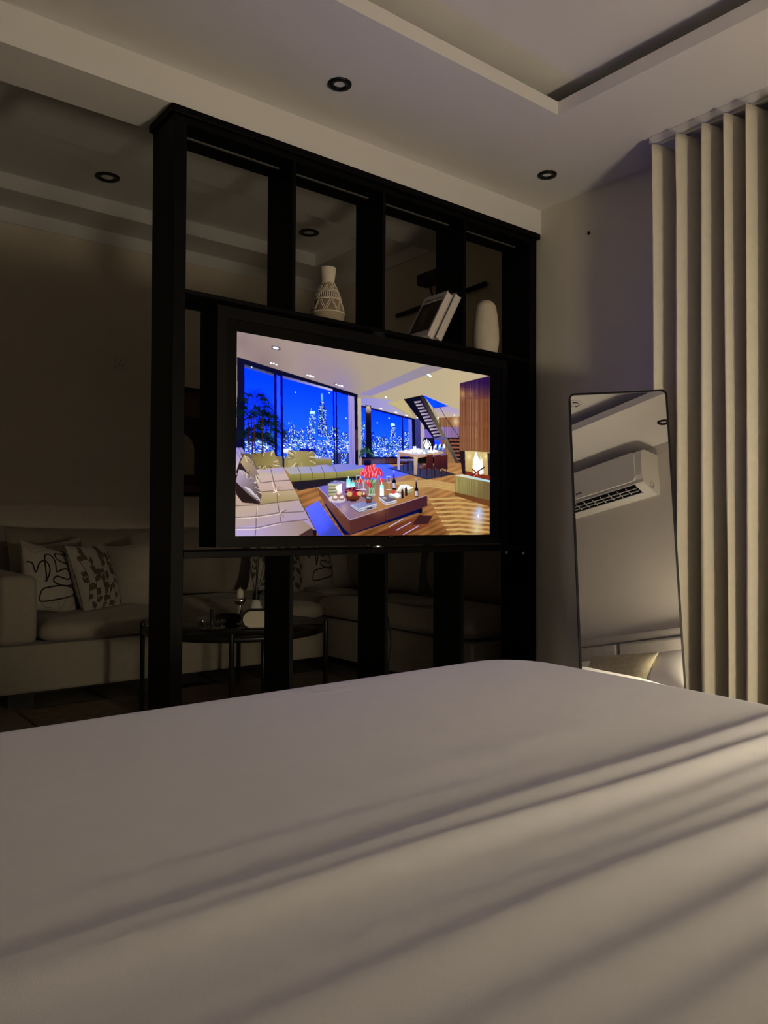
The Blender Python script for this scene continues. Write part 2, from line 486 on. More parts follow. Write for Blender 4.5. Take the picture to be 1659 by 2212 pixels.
ART="""
P 166,148,138 176,162,132 146,61,1009,157 4 0 -21,-10 1330,-12 1339,218 -15,340
G 223 150,125,165 0.45 343,97
G 154 120,95,110 0.5 111,97
G 137 140,125,190 0.6 456,149
G 103 130,105,115 0.5 20,31
P 150,140,190 150,138,140 541,166,943,2 2 0 532,167 898,-3 994,2 601,164
P 184,170,140 196,176,140 627,156,1220,73 3 0 601,164 994,2 1330,0 1337,170 1010,202 682,185
P 150,145,220 185,175,190 554,192,813,222 3 0 554,175 709,168 682,185 719,196 813,233 555,209
G 129 205,180,140 0.5 1112,108
P 196,180,130 - - 0 0 682,185 773,160 823,232 718,192
P 170,155,215 200,180,150 1009,165,1011,214 0 0 1019,164 1093,175 1089,206 965,218 934,180
P 14,14,48 8,10,40 8,142,528,346 0 0 3,90 532,165 539,448 0,479 5,204
P 0,62,232 28,104,255 77,133,81,381 0 0 33,116 155,134 162,425 37,434
P 30,80,230 40,110,255 169,133,174,373 0 0 164,134 179,137 185,430 169,425
P 0,62,232 34,110,255 259,141,263,379 0 0 189,138 413,165 419,451 195,436
P 30,80,230 - - 0 0 419,167 426,168 432,444 425,444
P 8,70,240 40,110,255 457,176,461,351 0 0 432,168 486,175 492,447 439,450
P 70,80,120 - - 0 0 33,113 155,131 155,140 33,124
P 90,90,150 190,185,230 189,137,376,159 0 0 189,133 412,158 413,166 189,142
C1 35,323 160,311 162,425 37,430
C2 192,302 489,308 492,447 195,436
P 30,80,190 - - 0 0 305,262 334,259 336,334 306,337
W 305,262 336,334
P 170,250,255 - - 0 0 308,262 311,253 330,251 333,259
L 2 150,220,255 315,253 315,241
P 18,40,140 - - 0 0 344,296 388,291 389,343 345,347
W 344,296 389,343
P 15,36,130 - - 0 0 347,241 384,237 385,292 348,295
W 347,241 385,292
P 14,34,130 - - 0 0 353,213 375,211 376,240 354,242
W 353,213 376,240
L 3 150,215,255 362,213 360,182
L 3 150,215,255 367,213 366,181
P 90,150,240 - - 0 0 357,214 363,197 370,212
P 22,60,170 - - 0 0 193,334 204,333 205,371 194,372
W 193,334 205,371
P 22,60,170 - - 0 0 213,320 226,319 227,369 214,370
W 213,320 227,369
P 22,60,170 - - 0 0 227,308 243,307 244,368 229,369
W 227,308 244,368
P 22,60,170 - - 0 0 247,329 262,328 263,366 248,368
W 247,329 263,366
P 22,60,170 - - 0 0 266,322 285,320 286,365 267,366
W 266,322 286,365
P 22,60,170 - - 0 0 294,312 316,310 317,362 295,364
W 294,312 317,362
P 22,60,170 - - 0 0 401,302 419,301 420,354 402,356
W 401,302 420,354
P 22,60,170 - - 0 0 419,304 443,302 445,352 420,354
W 419,304 445,352
P 22,60,170 - - 0 0 452,321 484,319 484,349 453,352
W 452,321 484,349
P 22,60,170 - - 0 0 389,330 405,329 406,355 389,357
W 389,330 406,355
L 2 120,190,255 227,309 227,299
C3 194,366 490,349 492,447 195,436
C3 36,378 161,368 162,425 37,430
P 10,20,150 - - 0 0 265,394 337,392 337,408 268,410
P 190,200,240 - - 0 0 189,401 226,398 226,413 189,414
P 50,60,140 - - 0 0 417,401 491,400 492,447 418,448
W 454,402 481,444
P 12,12,52 - - 0 0 152,113 163,115 170,469 158,470
P 12,12,52 - - 0 0 179,117 189,118 196,468 185,468
P 12,12,52 - - 0 0 412,149 419,150 426,454 419,455
P 12,12,52 - - 0 0 425,151 432,152 439,454 432,454
P 150,140,215 120,115,205 490,179,497,444 0 0 486,173 517,177 524,449 492,447
L 2 190,175,215 490,178 497,447
L 2 190,175,215 497,177 503,447
L 2 190,175,215 504,176 511,446
L 2 190,175,215 511,175 518,446
P 16,12,30 - - 0 0 515,169 530,168 536,448 522,449
P 70,45,55 - - 0 0 520,305 532,304 534,386 522,387
P 196,186,160 170,160,170 541,180,548,447 0 0 531,178 549,179 556,447 537,448
P 16,16,58 - - 0 0 550,206 825,234 828,404 554,421
P 0,66,238 34,110,255 629,219,633,365 0 0 553,214 813,242 816,396 557,412
C2 555,302 815,287 816,396 557,412
C3 557,374 817,356 816,396 557,412
P 30,70,180 - - 0 0 550,272 567,270 569,342 552,344
W 550,272 569,342
P 22,56,160 - - 0 0 698,276 724,273 727,355 700,357
W 698,276 727,355
P 170,250,255 - - 0 0 701,275 702,265 720,264 722,273
P 22,60,170 - - 0 0 772,291 794,289 796,354 774,355
W 772,291 796,354
P 20,60,170 - - 0 0 632,324 654,322 655,364 633,365
W 632,324 655,364
P 20,60,170 - - 0 0 663,328 686,326 686,362 664,363
W 663,328 686,362
P 20,60,170 - - 0 0 731,330 755,328 755,357 732,358
W 731,330 755,357
P 20,60,170 - - 0 0 601,333 623,331 624,366 602,368
W 601,333 624,366
P 60,40,40 14,12,34 585,217,586,272 0 0 570,203 599,203 604,409 575,411
O 12 14 220,205,180 120,95,80 585,220
P 20,24,110 - - 0 0 758,231 766,232 771,399 763,399
P 110,120,235 - - 0 0 794,238 813,241 818,397 799,398
P 8,8,40 - - 0 0 813,236 830,235 835,398 818,399
P 66,66,140 44,44,110 842,234,847,394 0 0 830,235 861,232 866,393 835,395
P 190,170,175 - - 0 0 861,232 883,230 887,384 866,385
P 96,46,34 60,30,40 564,426,818,410 0 8 554,413 827,395 828,420 554,436
P 8,8,40 - - 0 0 553,410 827,392 828,399 554,418
P 120,100,200 - - 0 0 884,274 971,266 974,356 887,362
P 18,18,48 - - 0 0 878,311 942,306 944,365 880,370
P 30,90,255 26,60,170 973,311,975,378 0 0 943,317 1014,308 1016,375 945,380
P 146,100,64 110,72,70 1011,217,1017,413 4 22 965,218 1090,202 1097,424 1007,421 968,304
G 38 255,225,180 0.8 1065,227
P 150,120,190 130,100,130 971,266,1092,271 0 14 966,259 1091,248 1093,294 973,303
P 110,95,150 - - 0 14 909,356 1005,350 1006,384 910,390
O 6 8 210,220,255 - 949,341
O 6 8 20,20,30 - 957,344
O 6 8 120,180,255 - 965,347
O 6 8 210,220,255 - 973,339
O 6 8 20,20,30 - 981,342
O 6 8 120,180,255 - 989,346
O 6 8 210,220,255 - 997,337
P 150,108,70 - - 0 16 1004,335 1085,417 1017,421
P 0,80,250 - - 0 0 876,131 1019,162 934,180
L 3 10,10,40 934,180 1019,162
P 12,12,34 - - 0 0 768,159 873,131 1003,293 934,308
P 44,36,40 120,110,80 868,136,998,298 0 0 859,141 880,132 1005,295 983,302
P 205,190,205 150,130,170 825,164,864,160 0 0 825,164 862,156 866,162 829,170
P 205,190,205 150,130,170 835,176,874,172 0 0 835,176 872,167 876,173 839,182
P 205,190,205 150,130,170 845,187,883,183 0 0 845,187 882,179 886,185 849,193
P 205,190,205 150,130,170 854,199,893,195 0 0 854,199 893,191 897,197 858,205
P 205,190,205 150,130,170 864,211,903,207 0 0 864,211 903,203 907,209 868,217
P 205,190,205 150,130,170 873,223,913,219 0 0 873,223 913,214 917,221 877,229
P 205,190,205 150,130,170 883,235,922,231 0 0 883,235 924,226 928,233 887,241
P 205,190,205 150,130,170 893,246,932,243 0 0 893,246 934,238 938,245 897,253
P 205,190,205 150,130,170 903,258,942,255 0 0 903,258 944,250 949,257 907,265
P 205,190,205 150,130,170 912,270,952,267 0 0 912,270 955,262 959,269 917,277
P 205,190,205 150,130,170 922,283,962,279 0 0 922,283 966,274 970,281 926,289
P 205,190,205 150,130,170 932,295,972,291 0 0 932,295 976,287 980,293 936,301
L 3 20,14,24 948,146 1011,221 1088,294
L 2 60,60,120 933,146 935,239
L 3 20,16,30 1001,218 1001,301
P 90,90,140 - - 0 0 934,306 1013,296 1019,307 948,317
P 120,112,86 40,40,60 1014,308,1090,416 0 0 1011,300 1103,417 1075,419 1001,312
P 36,20,20 - - 0 0 1013,300 1097,293 1101,416
P 150,90,70 - - 0 0 1024,305 1089,302 1091,308 1028,312
P 150,90,70 - - 0 0 1033,321 1089,318 1092,325 1037,328
P 150,90,70 - - 0 0 1041,336 1090,334 1092,341 1046,344
P 150,90,70 - - 0 0 1050,352 1090,351 1093,357 1054,359
P 150,90,70 - - 0 0 1059,368 1091,367 1093,374 1063,375
P 150,90,70 - - 0 0 1067,384 1091,384 1094,390 1072,391
P 150,90,70 - - 0 0 1076,399 1092,400 1094,407 1081,407
P 150,90,70 - - 0 0 1085,415 1093,416 1095,423 1090,423
P 30,30,44 - - 0 0 1069,402 1106,400 1107,435 1070,437
P 176,124,74 132,82,42 635,435,642,724 6 0 227,466 547,442 1122,403 1350,522 1359,764 -9,755 -13,510
F 250,464 1299,404 1311,732 255,731
P 70,110,250 84,96,200 599,438,601,500 0 0 539,445 688,432 772,456 810,469 726,484 566,502 540,482
G 94 80,120,255 0.8 635,464
G 77 120,120,230 0.6 727,516
P 96,110,240 60,70,190 322,612,404,717 8 0 291,616 349,588 378,624 470,724 356,724
G 77 90,110,255 0.7 355,658
L 4 190,150,90 663,508 918,486 1269,517
L 4 205,170,110 668,511 918,489 1269,522
L 4 190,150,90 672,513 918,493 1270,526
L 4 205,170,110 677,516 918,497 1270,531
L 4 190,150,90 682,519 918,501 1270,535
L 4 205,170,110 686,521 919,504 1270,540
L 4 190,150,90 691,524 919,508 1270,544
L 4 205,170,110 695,527 919,512 1270,548
L 4 190,150,90 700,529 919,515 1271,553
P 208,172,108 190,148,84 906,562,1282,566 3 0 907,565 1084,555 1288,564 1288,574 1085,563 911,571
P 208,172,108 190,148,84 921,580,1283,586 3 0 921,583 1085,574 1289,584 1289,594 1085,582 925,590
P 208,172,108 190,148,84 935,598,1284,606 3 0 936,601 1086,593 1289,604 1290,614 1086,602 940,608
P 208,172,108 190,148,84 950,617,1285,626 3 0 950,620 1086,612 1290,624 1291,634 1087,621 954,626
P 208,172,108 190,148,84 965,635,1285,646 3 0 965,638 1087,632 1291,644 1291,654 1087,640 969,645
P 208,172,108 190,148,84 980,654,1286,666 3 0 980,657 1088,651 1292,664 1292,674 1088,659 984,664
P 208,172,108 190,148,84 994,673,1287,686 3 0 995,676 1088,670 1292,684 1293,694 1088,679 999,682
P 208,172,108 190,148,84 1009,691,1287,706 3 0 1010,694 1089,689 1293,704 1293,714 1089,698 1014,701
P 208,172,108 190,148,84 1025,710,1288,726 3 0 1025,713 1089,709 1294,724 1294,734 1090,717 1029,720
G 206 206,164,100 0.45 1108,631
G 146 190,150,100 0.6 869,510
G 64 215,215,255 1.0 1206,637
G 34 180,210,255 0.9 1211,614
G 68 235,220,170 0.8 1197,693
P 92,40,30 130,70,40 642,717,903,657 10 0 615,717 854,636 923,657 914,679 789,720
P 60,30,34 - - 0 0 816,677 854,636 933,638 904,672
L 3 205,190,235 695,685 768,652
L 3 205,190,235 732,699 811,666
L 3 205,190,235 770,717 855,680
P 58,70,140 52,44,52 689,446,1018,458 0 0 687,447 828,415 1065,455 898,484
L 3 20,24,60 687,447 898,484 1065,455
P 205,150,100 160,110,90 740,379,741,398 0 0 740,379 770,377 776,395 743,398
P 150,150,210 30,30,60 741,409,741,419 0 0 739,409 788,406 794,416 741,419
L 3 12,12,40 749,419 750,456
L 3 12,12,40 769,417 770,455
L 3 12,12,40 788,416 789,454
P 205,150,100 160,110,90 787,376,787,395 0 0 787,376 817,374 823,392 789,395
P 150,150,210 30,30,60 788,406,788,416 0 0 786,406 835,403 841,413 788,416
L 3 12,12,40 796,416 797,454
L 3 12,12,40 816,415 818,452
L 3 12,12,40 836,413 837,451
P 225,215,235 190,180,200 742,379,985,362 0 0 737,378 836,357 993,360 846,386
P 170,130,130 210,170,120 742,386,985,370 0 0 737,378 846,386 993,362 993,369 847,398 738,389
P 170,165,220 - - 0 0 735,384 750,386 750,452 737,450
P 205,180,150 170,140,130 832,395,834,468 0 0 825,389 847,394 843,469 826,467
P 200,170,120 - - 0 0 970,378 985,376 983,445 971,446
O 10 4 225,225,250 - 779,373
O 10 4 225,225,250 - 803,375
O 10 4 225,225,250 - 817,367
O 10 4 225,225,250 - 851,373
O 10 4 225,225,250 - 865,366
O 10 4 225,225,250 - 885,373
O 10 4 225,225,250 - 904,366
O 10 4 225,225,250 - 929,368
O 10 4 225,225,250 - 949,362
P 235,250,255 - - 0 0 823,350 828,350 830,374 823,375
P 235,250,255 - - 0 0 832,350 837,349 838,374 832,374
P 235,250,255 - - 0 0 919,343 924,343 925,368 918,368
P 235,250,255 - - 0 0 936,342 941,342 942,367 935,367
P 180,200,250 - - 0 0 841,358 855,357 854,375 843,376
L 4 235,245,235 895,365 880,329
L 4 235,245,235 895,365 887,320
L 4 235,245,235 895,365 897,316
L 4 235,245,235 895,365 905,320
L 4 235,245,235 895,365 913,325
L 4 235,245,235 895,365 919,333
P 160,190,230 - - 0 0 886,356 904,355 903,377 889,378
P 86,34,30 52,22,34 979,379,1011,430 0 0 979,379 1018,374 1018,436 977,435
P 150,96,80 70,34,40 950,423,961,440 0 0 938,427 978,418 981,438 945,441
L 4 36,14,26 943,438 942,465
L 4 36,14,26 981,436 981,474
L 4 36,14,26 1012,435 1011,459
P 86,34,30 52,22,34 941,382,973,432 0 0 941,382 979,376 979,438 938,437
P 150,96,80 70,34,40 912,425,923,442 0 0 900,429 940,421 943,440 907,443
L 4 36,14,26 905,440 905,467
L 4 36,14,26 943,438 943,476
L 4 36,14,26 973,437 972,461
P 86,34,30 52,22,34 895,383,926,433 0 0 895,383 933,378 933,439 893,438
P 150,96,80 70,34,40 867,426,877,443 0 0 855,430 894,422 897,441 862,444
L 4 36,14,26 860,441 859,468
L 4 36,14,26 897,439 897,476
L 4 36,14,26 927,438 926,462
P 120,72,52 132,84,54 1111,70,1229,322 6 34 1089,56 1330,-14 1344,362 1088,352
P 48,22,72 110,64,60 1164,41,1166,110 4 26 1089,56 1284,-2 1288,104 1091,126
G 39 220,180,100 0.7 1106,101
G 34 190,140,80 0.5 1155,96
L 3 30,16,18 1123,47 1129,349
P 214,190,130 190,150,80 1196,356,1201,473 0 0 1118,350 1280,348 1285,485 1122,459
P 36,24,30 - - 0 0 1088,352 1122,351 1126,459 1108,458
P 44,36,50 - - 0 0 1263,351 1297,350 1302,480 1270,477
G 25 255,235,160 0.7 1148,374
G 25 255,235,160 0.7 1253,368
P 130,50,30 - - 0 0 1125,438 1278,453 1279,481 1126,459
P 205,250,255 - - 0 0 1215,421 1218,388 1230,420
P 255,250,225 - - 0 0 1171,420 1174,375 1186,420
P 255,250,225 - - 0 0 1221,415 1223,396 1237,414
P 205,250,255 - - 0 0 1177,430 1185,399 1193,429
P 255,250,225 - - 0 0 1178,443 1180,412 1193,442
P 255,250,225 - - 0 0 1201,422 1213,375 1216,421
P 205,250,255 - - 0 0 1211,419 1215,384 1227,418
P 255,250,225 - - 0 0 1183,442 1184,400 1199,441
P 255,250,225 - - 0 0 1176,417 1186,396 1192,416
P 205,250,255 - - 0 0 1191,434 1203,412 1207,433
P 255,250,225 - - 0 0 1198,432 1201,394 1214,431
P 255,250,225 - - 0 0 1191,428 1196,376 1206,428
P 205,250,255 - - 0 0 1192,425 1193,383 1207,424
P 255,250,225 - - 0 0 1179,425 1189,382 1194,424
P 255,250,225 - - 0 0 1169,425 1181,383 1185,424
P 205,250,255 - - 0 0 1223,444 1225,399 1239,443
P 255,250,225 - - 0 0 1185,431 1191,399 1200,430
P 255,250,225 - - 0 0 1195,420 1198,367 1210,420
P 205,250,255 - - 0 0 1174,426 1177,397 1189,425
P 255,250,225 - - 0 0 1204,421 1211,384 1220,420
P 255,250,225 - - 0 0 1218,423 1230,376 1234,422
P 205,250,255 - - 0 0 1173,425 1179,385 1188,424
P 255,250,225 - - 0 0 1222,440 1236,422 1238,439
P 255,250,225 - - 0 0 1219,415 1220,364 1235,414
P 205,250,255 - - 0 0 1206,419 1220,395 1222,418
P 255,250,225 - - 0 0 1186,417 1188,369 1201,416
P 205,250,255 255,255,250 1196,356,1199,441 0 0 1172,451 1181,372 1191,350 1206,378 1222,401 1231,448
L 8 70,26,20 1156,461 1243,417
L 7 120,40,26 1166,428 1245,467
L 7 160,60,50 1195,469 1210,433
L 6 230,120,90 1173,466 1199,441
P 225,215,195 160,220,240 1103,462,1279,481 0 0 1065,460 1108,454 1285,475 1285,486 1066,471
P 150,138,82 120,100,62 1124,469,1215,559 4 20 1066,462 1289,483 1288,566 1060,533
P 110,66,34 - - 0 0 1060,533 1288,566 1289,596 1061,548
P 150,136,86 120,110,60 227,434,382,450 0 0 199,435 212,428 413,422 414,455 199,474
P 160,148,92 120,110,60 373,424,374,454 0 0 334,427 407,421 414,452 338,459
P 140,140,215 - - 0 0 334,424 407,419 410,426 338,430
P 36,30,42 - - 0 0 228,498 431,474 565,455 532,493 465,506 259,545 237,549
P 176,170,170 150,150,220 213,473,414,462 0 0 196,469 382,449 422,455 431,478 228,498
P 140,140,215 120,126,225 414,462,548,447 0 0 394,456 430,445 513,440 567,451 539,465 431,480
P 160,150,84 120,112,56 304,484,305,517 0 0 213,494 435,474 436,502 236,522
P 165,160,100 120,114,60 497,464,498,498 0 0 435,475 567,452 548,485 436,502
L 2 60,50,50 255,463 269,486 271,515
L 2 60,50,50 309,460 323,483 325,513
L 2 60,50,50 361,457 376,481 378,510
L 2 60,50,50 417,454 433,478 434,508
P 34,28,38 - - 0 0 229,520 548,485 536,500 259,552 244,536
P 150,140,215 210,190,180 6,411,7,485 0 0 -14,410 26,408 40,430 41,489 -6,510
L 2 90,85,140 13,409 32,440
L 2 110,100,150 -4,415 21,447
P 96,84,70 130,116,90 27,446,183,449 0 0 20,427 190,430 192,474 41,495
P 206,180,180 190,160,140 140,477,156,603 3 0 83,482 194,468 213,499 268,587 99,614 -11,617 -6,510
P 176,160,205 200,180,150 140,477,140,502 0 0 93,485 194,469 207,493 97,505
P 186,164,130 160,140,96 156,559,156,603 0 0 102,558 244,552 268,586 103,610
P 192,168,150 170,150,190 120,598,158,718 5 0 -11,614 99,605 264,585 340,701 340,731 -16,730
P 186,168,214 160,135,120 52,693,308,691 5 0 -10,691 86,680 277,659 340,701 340,731 -16,730
L 3 92,74,74 143,478 155,521 169,555 172,596
L 3 92,74,74 101,529 155,521 225,514
L 3 92,74,74 102,561 163,555 240,549
L 3 92,74,74 -4,613 89,608 178,596 265,585
L 3 92,74,74 89,608 84,649 84,690 80,724
L 3 92,74,74 172,596 180,635 187,670
L 3 92,74,74 3,654 86,649 182,635 284,629
L 3 92,74,74 2,691 84,690 187,670 300,658
L 2 236,216,205 89,611 87,649
L 2 236,216,205 3,657 86,653 183,639
L 2 236,216,205 2,695 84,694 187,674
L 2 236,216,205 148,521 159,555
L 2 150,115,110 169,557 170,570
L 2 240,215,200 169,557 166,547
L 2 150,115,110 169,557 177,539
L 2 240,215,200 169,557 153,564
L 2 150,115,110 169,557 168,558
L 2 240,215,200 169,557 162,556
L 2 150,115,110 169,557 187,552
L 2 240,215,200 169,557 165,554
L 2 150,115,110 169,557 173,543
L 2 240,215,200 169,557 154,554
L 2 150,115,110 169,557 171,548
L 2 240,215,200 169,557 161,557
L 2 150,115,110 169,557 191,540
L 2 240,215,200 169,557 177,570
L 2 120,95,95 183,636 177,637
L 2 225,200,190 183,636 187,636
L 2 120,95,95 183,636 209,623
L 2 225,200,190 183,636 184,628
L 2 120,95,95 183,636 186,639
L 2 225,200,190 183,636 182,627
L 2 120,95,95 183,636 165,633
L 2 225,200,190 183,636 165,644
L 2 120,95,95 183,636 200,649
L 2 225,200,190 183,636 196,621
L 2 120,95,95 183,636 208,627
L 2 225,200,190 183,636 178,639
P 70,46,46 - - 0 0 263,718 316,691 340,701 340,731 263,731
P 20,14,30 - - 0 0 324,694 344,701 340,731 331,728
L 3 60,45,60 265,585 340,701
P 120,104,60 170,150,96 62,418,185,478 4 0 62,427 153,412 184,465 111,482 86,474
L 2 70,58,44 74,425 88,433
L 2 232,216,190 173,446 153,451
L 2 70,58,44 101,420 106,436
L 2 232,216,190 115,418 112,431
L 2 70,58,44 98,478 112,468
L 2 232,216,190 98,478 109,464
L 2 70,58,44 94,476 111,464
L 2 232,216,190 145,413 143,427
L 2 70,58,44 175,467 154,460
L 2 232,216,190 183,463 163,462
L 2 70,58,44 90,475 96,464
L 2 232,216,190 91,475 101,469
L 2 70,58,44 127,478 127,468
L 2 232,216,190 107,481 114,470
L 2 70,58,44 103,479 106,466
L 2 232,216,190 153,412 144,425
L 2 70,58,44 146,474 134,466
L 2 232,216,190 149,412 143,429
L 2 70,58,44 182,462 159,457
L 2 232,216,190 180,466 153,461
L 2 70,58,44 149,473 132,466
L 2 232,216,190 127,478 118,467
P 172,156,108 140,126,70 214,406,339,459 4 0 214,406 329,402 339,458 216,466
L 2 70,58,44 324,402 308,408
L 2 232,216,190 239,465 246,452
L 2 70,58,44 215,425 243,431
L 2 232,216,190 276,462 274,449
L 2 70,58,44 218,405 242,418
L 2 232,216,190 333,426 306,425
L 2 70,58,44 332,420 308,425
L 2 232,216,190 215,432 244,436
L 2 70,58,44 245,464 259,453
L 2 232,216,190 214,408 239,419
L 2 70,58,44 215,437 241,434
L 2 232,216,190 215,413 237,420
L 2 70,58,44 333,428 308,433
L 2 232,216,190 231,465 250,450
L 2 70,58,44 215,418 230,423
L 2 232,216,190 321,402 298,412
L 2 70,58,44 307,403 300,409
L 2 232,216,190 240,405 250,416
L 2 70,58,44 308,403 299,410
L 2 232,216,190 332,422 308,423
L 2 70,58,44 222,405 238,416
L 2 232,216,190 337,448 310,437
P 40,30,36 - - 0 0 1,497 20,447 34,434 55,507
P 190,165,120 120,100,110 19,435,103,531 4 0 34,434 65,444 103,523 94,531 48,495 19,459
L 2 70,58,44 74,463 70,470
L 2 232,216,190 36,434 47,457
L 2 70,58,44 85,524 76,506
L 2 232,216,190 98,512 87,499
L 2 70,58,44 57,441 63,449
L 2 232,216,190 96,529 85,514
L 2 70,58,44 61,505 64,496
L 2 232,216,190 95,530 81,515
L 2 70,58,44 50,496 58,488
L 2 232,216,190 96,530 81,509
L 2 70,58,44 44,437 57,458
L 2 232,216,190 102,524 86,503
L 2 70,58,44 92,500 85,490
L 2 232,216,190 88,526 81,502
L 2 70,58,44 57,502 53,492
L 2 232,216,190 46,438 51,446
L 2 70,58,44 97,529 87,508
L 2 232,216,190 41,436 43,452
L 2 70,58,44 66,447 61,462
L 2 232,216,190 97,529 90,515
P 40,28,26 - - 0 0 -1,509 21,484 102,592 99,605 29,601 3,571
P 196,178,205 70,52,44 2,486,106,603 4 0 14,485 34,489 84,524 106,573 100,604 50,569 2,528
L 2 70,58,44 19,486 34,506
L 2 232,216,190 84,525 74,529
L 2 70,58,44 95,550 81,543
L 2 232,216,190 33,489 47,514
L 2 70,58,44 88,533 81,538
L 2 232,216,190 102,566 91,560
L 2 70,58,44 59,507 56,520
L 2 232,216,190 102,564 88,559
L 2 70,58,44 50,500 53,513
L 2 232,216,190 87,532 80,531
L 2 70,58,44 94,547 81,545
L 2 232,216,190 41,494 50,507
L 2 70,58,44 56,504 58,515
L 2 232,216,190 96,551 80,546
L 2 70,58,44 72,516 72,520
L 2 232,216,190 84,525 76,534
L 2 70,58,44 100,560 86,558
L 2 232,216,190 102,597 84,571
L 2 70,58,44 38,492 44,512
L 2 232,216,190 64,510 55,516
L 2 70,58,44 87,532 72,535
L 2 232,216,190 45,496 43,510
L 2 70,58,44 64,510 61,522
L 2 232,216,190 20,487 31,503
L 3 226,214,226 35,545 60,553
L 3 226,214,226 42,550 65,557
L 3 226,214,226 48,555 70,561
L 3 226,214,226 54,561 74,566
L 3 226,214,226 61,566 79,570
L 3 226,214,226 67,571 84,574
L 3 226,214,226 73,577 89,578
L 3 226,214,226 80,582 94,582
L 3 226,214,226 86,588 99,587
P 6,14,66 - - 0 0 371,591 470,717 499,717 873,621 872,598 502,676
P 8,8,30 - - 0 0 851,603 872,597 873,626 856,630
P 128,78,60 96,54,48 352,545,494,690 0 0 348,535 497,657 499,714 469,693 353,565
P 86,44,40 70,34,44 502,676,891,576 0 0 497,657 900,552 902,596 499,714
L 2 50,22,26 675,615 676,660
P 120,110,200 170,120,70 384,530,684,603 3 0 348,535 416,522 690,503 900,552 497,659
G 77 190,130,70 0.8 639,590
G 51 140,130,230 0.6 417,576
G 34 225,190,160 0.6 467,615
L 2 205,190,215 348,536 497,659 900,552
P 190,190,170 150,140,90 417,556,417,567 0 0 394,557 457,552 458,564 396,569
L 2 40,40,40 394,569 458,564
P 206,206,200 150,140,90 416,544,416,554 0 0 394,545 457,539 457,552 395,557
L 2 40,40,40 394,557 457,552
P 225,222,206 150,140,90 416,532,416,542 0 0 393,532 457,527 457,539 395,544
L 2 40,40,40 394,545 457,539
P 214,212,190 150,140,90 416,521,416,532 0 0 393,522 457,516 457,529 395,534
L 2 40,40,40 393,534 457,529
P 150,150,215 - - 0 0 392,522 424,508 475,509 457,520
L 2 20,20,60 408,519 416,513 428,518
L 2 20,20,60 432,515 442,510 452,515
P 250,230,205 - - 0 0 428,532 457,520 459,554 439,548
P 120,230,250 190,255,255 489,500,490,531 0 0 480,500 499,499 499,531 481,532
L 3 190,255,255 489,500 489,490
G 20 120,220,255 0.5 490,509
P 120,230,250 190,255,255 511,511,511,532 0 0 502,512 519,511 520,531 503,532
L 3 190,255,255 511,511 511,502
G 20 120,220,255 0.5 511,521
O 38 13 236,226,236 200,190,200 435,579
O 14 10 200,160,150 150,110,110 427,574
O 9 5 236,205,190 - 427,571
O 14 10 200,160,150 150,110,110 456,572
O 9 5 236,205,190 - 456,569
O 14 10 200,160,150 150,110,110 444,559
O 9 5 236,205,190 - 444,555
P 130,64,36 70,30,22 508,559,508,584 0 0 471,562 553,558 539,580 486,585
P 40,20,20 - - 0 0 496,582 532,581 527,586 500,587
O 5 4 110,20,50 - 478,542
O 5 4 70,8,40 - 480,543
O 5 4 150,40,60 - 531,547
O 5 4 190,90,100 - 481,550
O 5 4 110,20,50 - 504,535
O 5 4 70,8,40 - 507,551
O 5 4 150,40,60 - 475,544
O 5 4 190,90,100 - 512,550
O 5 4 110,20,50 - 495,551
O 5 4 70,8,40 - 516,532
O 5 4 150,40,60 - 503,549
O 5 4 190,90,100 - 517,551
O 5 4 110,20,50 - 504,557
O 5 4 70,8,40 - 486,541
O 5 4 150,40,60 - 513,541
O 5 4 190,90,100 - 478,551
O 5 4 110,20,50 - 538,546
O 5 4 70,8,40 - 546,540
O 5 4 150,40,60 - 497,537
O 5 4 190,90,100 - 526,541
O 5 4 110,20,50 - 530,539
O 5 4 70,8,40 - 493,537
O 5 4 150,40,60 - 532,539
O 5 4 190,90,100 - 499,544
O 5 4 110,20,50 - 479,542
O 5 4 70,8,40 - 526,538
O 5 4 150,40,60 - 511,555
O 5 4 190,90,100 - 504,553
O 5 4 110,20,50 - 543,546
O 5 4 70,8,40 - 514,537
O 5 4 150,40,60 - 527,540
O 5 4 190,90,100 - 538,551
O 5 4 110,20,50 - 495,540
O 5 4 70,8,40 - 525,547
O 5 4 150,40,60 - 500,554
O 5 4 190,90,100 - 500,545
O 5 4 110,20,50 - 524,544
O 5 4 70,8,40 - 521,554
O 5 4 150,40,60 - 533,536
O 5 4 190,90,100 - 484,550
O 5 4 110,20,50 - 539,537
O 5 4 70,8,40 - 526,550
O 5 4 150,40,60 - 499,545
O 5 4 190,90,100 - 547,543
O 5 4 110,20,50 - 545,547
O 5 4 70,8,40 - 484,545
O 5 4 150,40,60 - 544,543
O 5 4 190,90,100 - 508,532
O 5 4 110,20,50 - 537,547
O 5 4 70,8,40 - 495,553
O 5 4 150,40,60 - 503,556
O 5 4 190,90,100 - 507,542
O 5 4 110,20,50 - 532,535
O 5 4 70,8,40 - 514,541
O 5 4 150,40,60 - 502,539
O 5 4 190,90,100 - 479,547
O 5 4 110,20,50 - 511,543
O 5 4 70,8,40 - 498,536
O 5 4 150,40,60 - 523,534
O 5 4 190,90,100 - 478,546
O 5 4 110,20,50 - 490,553
O 5 4 70,8,40 - 507,558
O 5 4 150,40,60 - 498,546
O 5 4 190,90,100 - 530,550
O 5 4 110,20,50 - 521,549
O 5 4 70,8,40 - 535,543
O 5 4 150,40,60 - 546,544
O 5 4 190,90,100 - 489,544
O 5 4 110,20,50 - 531,545
O 5 4 70,8,40 - 478,550
O 12 9 216,180,110 - 495,557
O 12 8 216,180,110 - 543,554
O 12 7 170,30,50 - 520,558
O 14 7 150,80,60 90,50,40 566,561
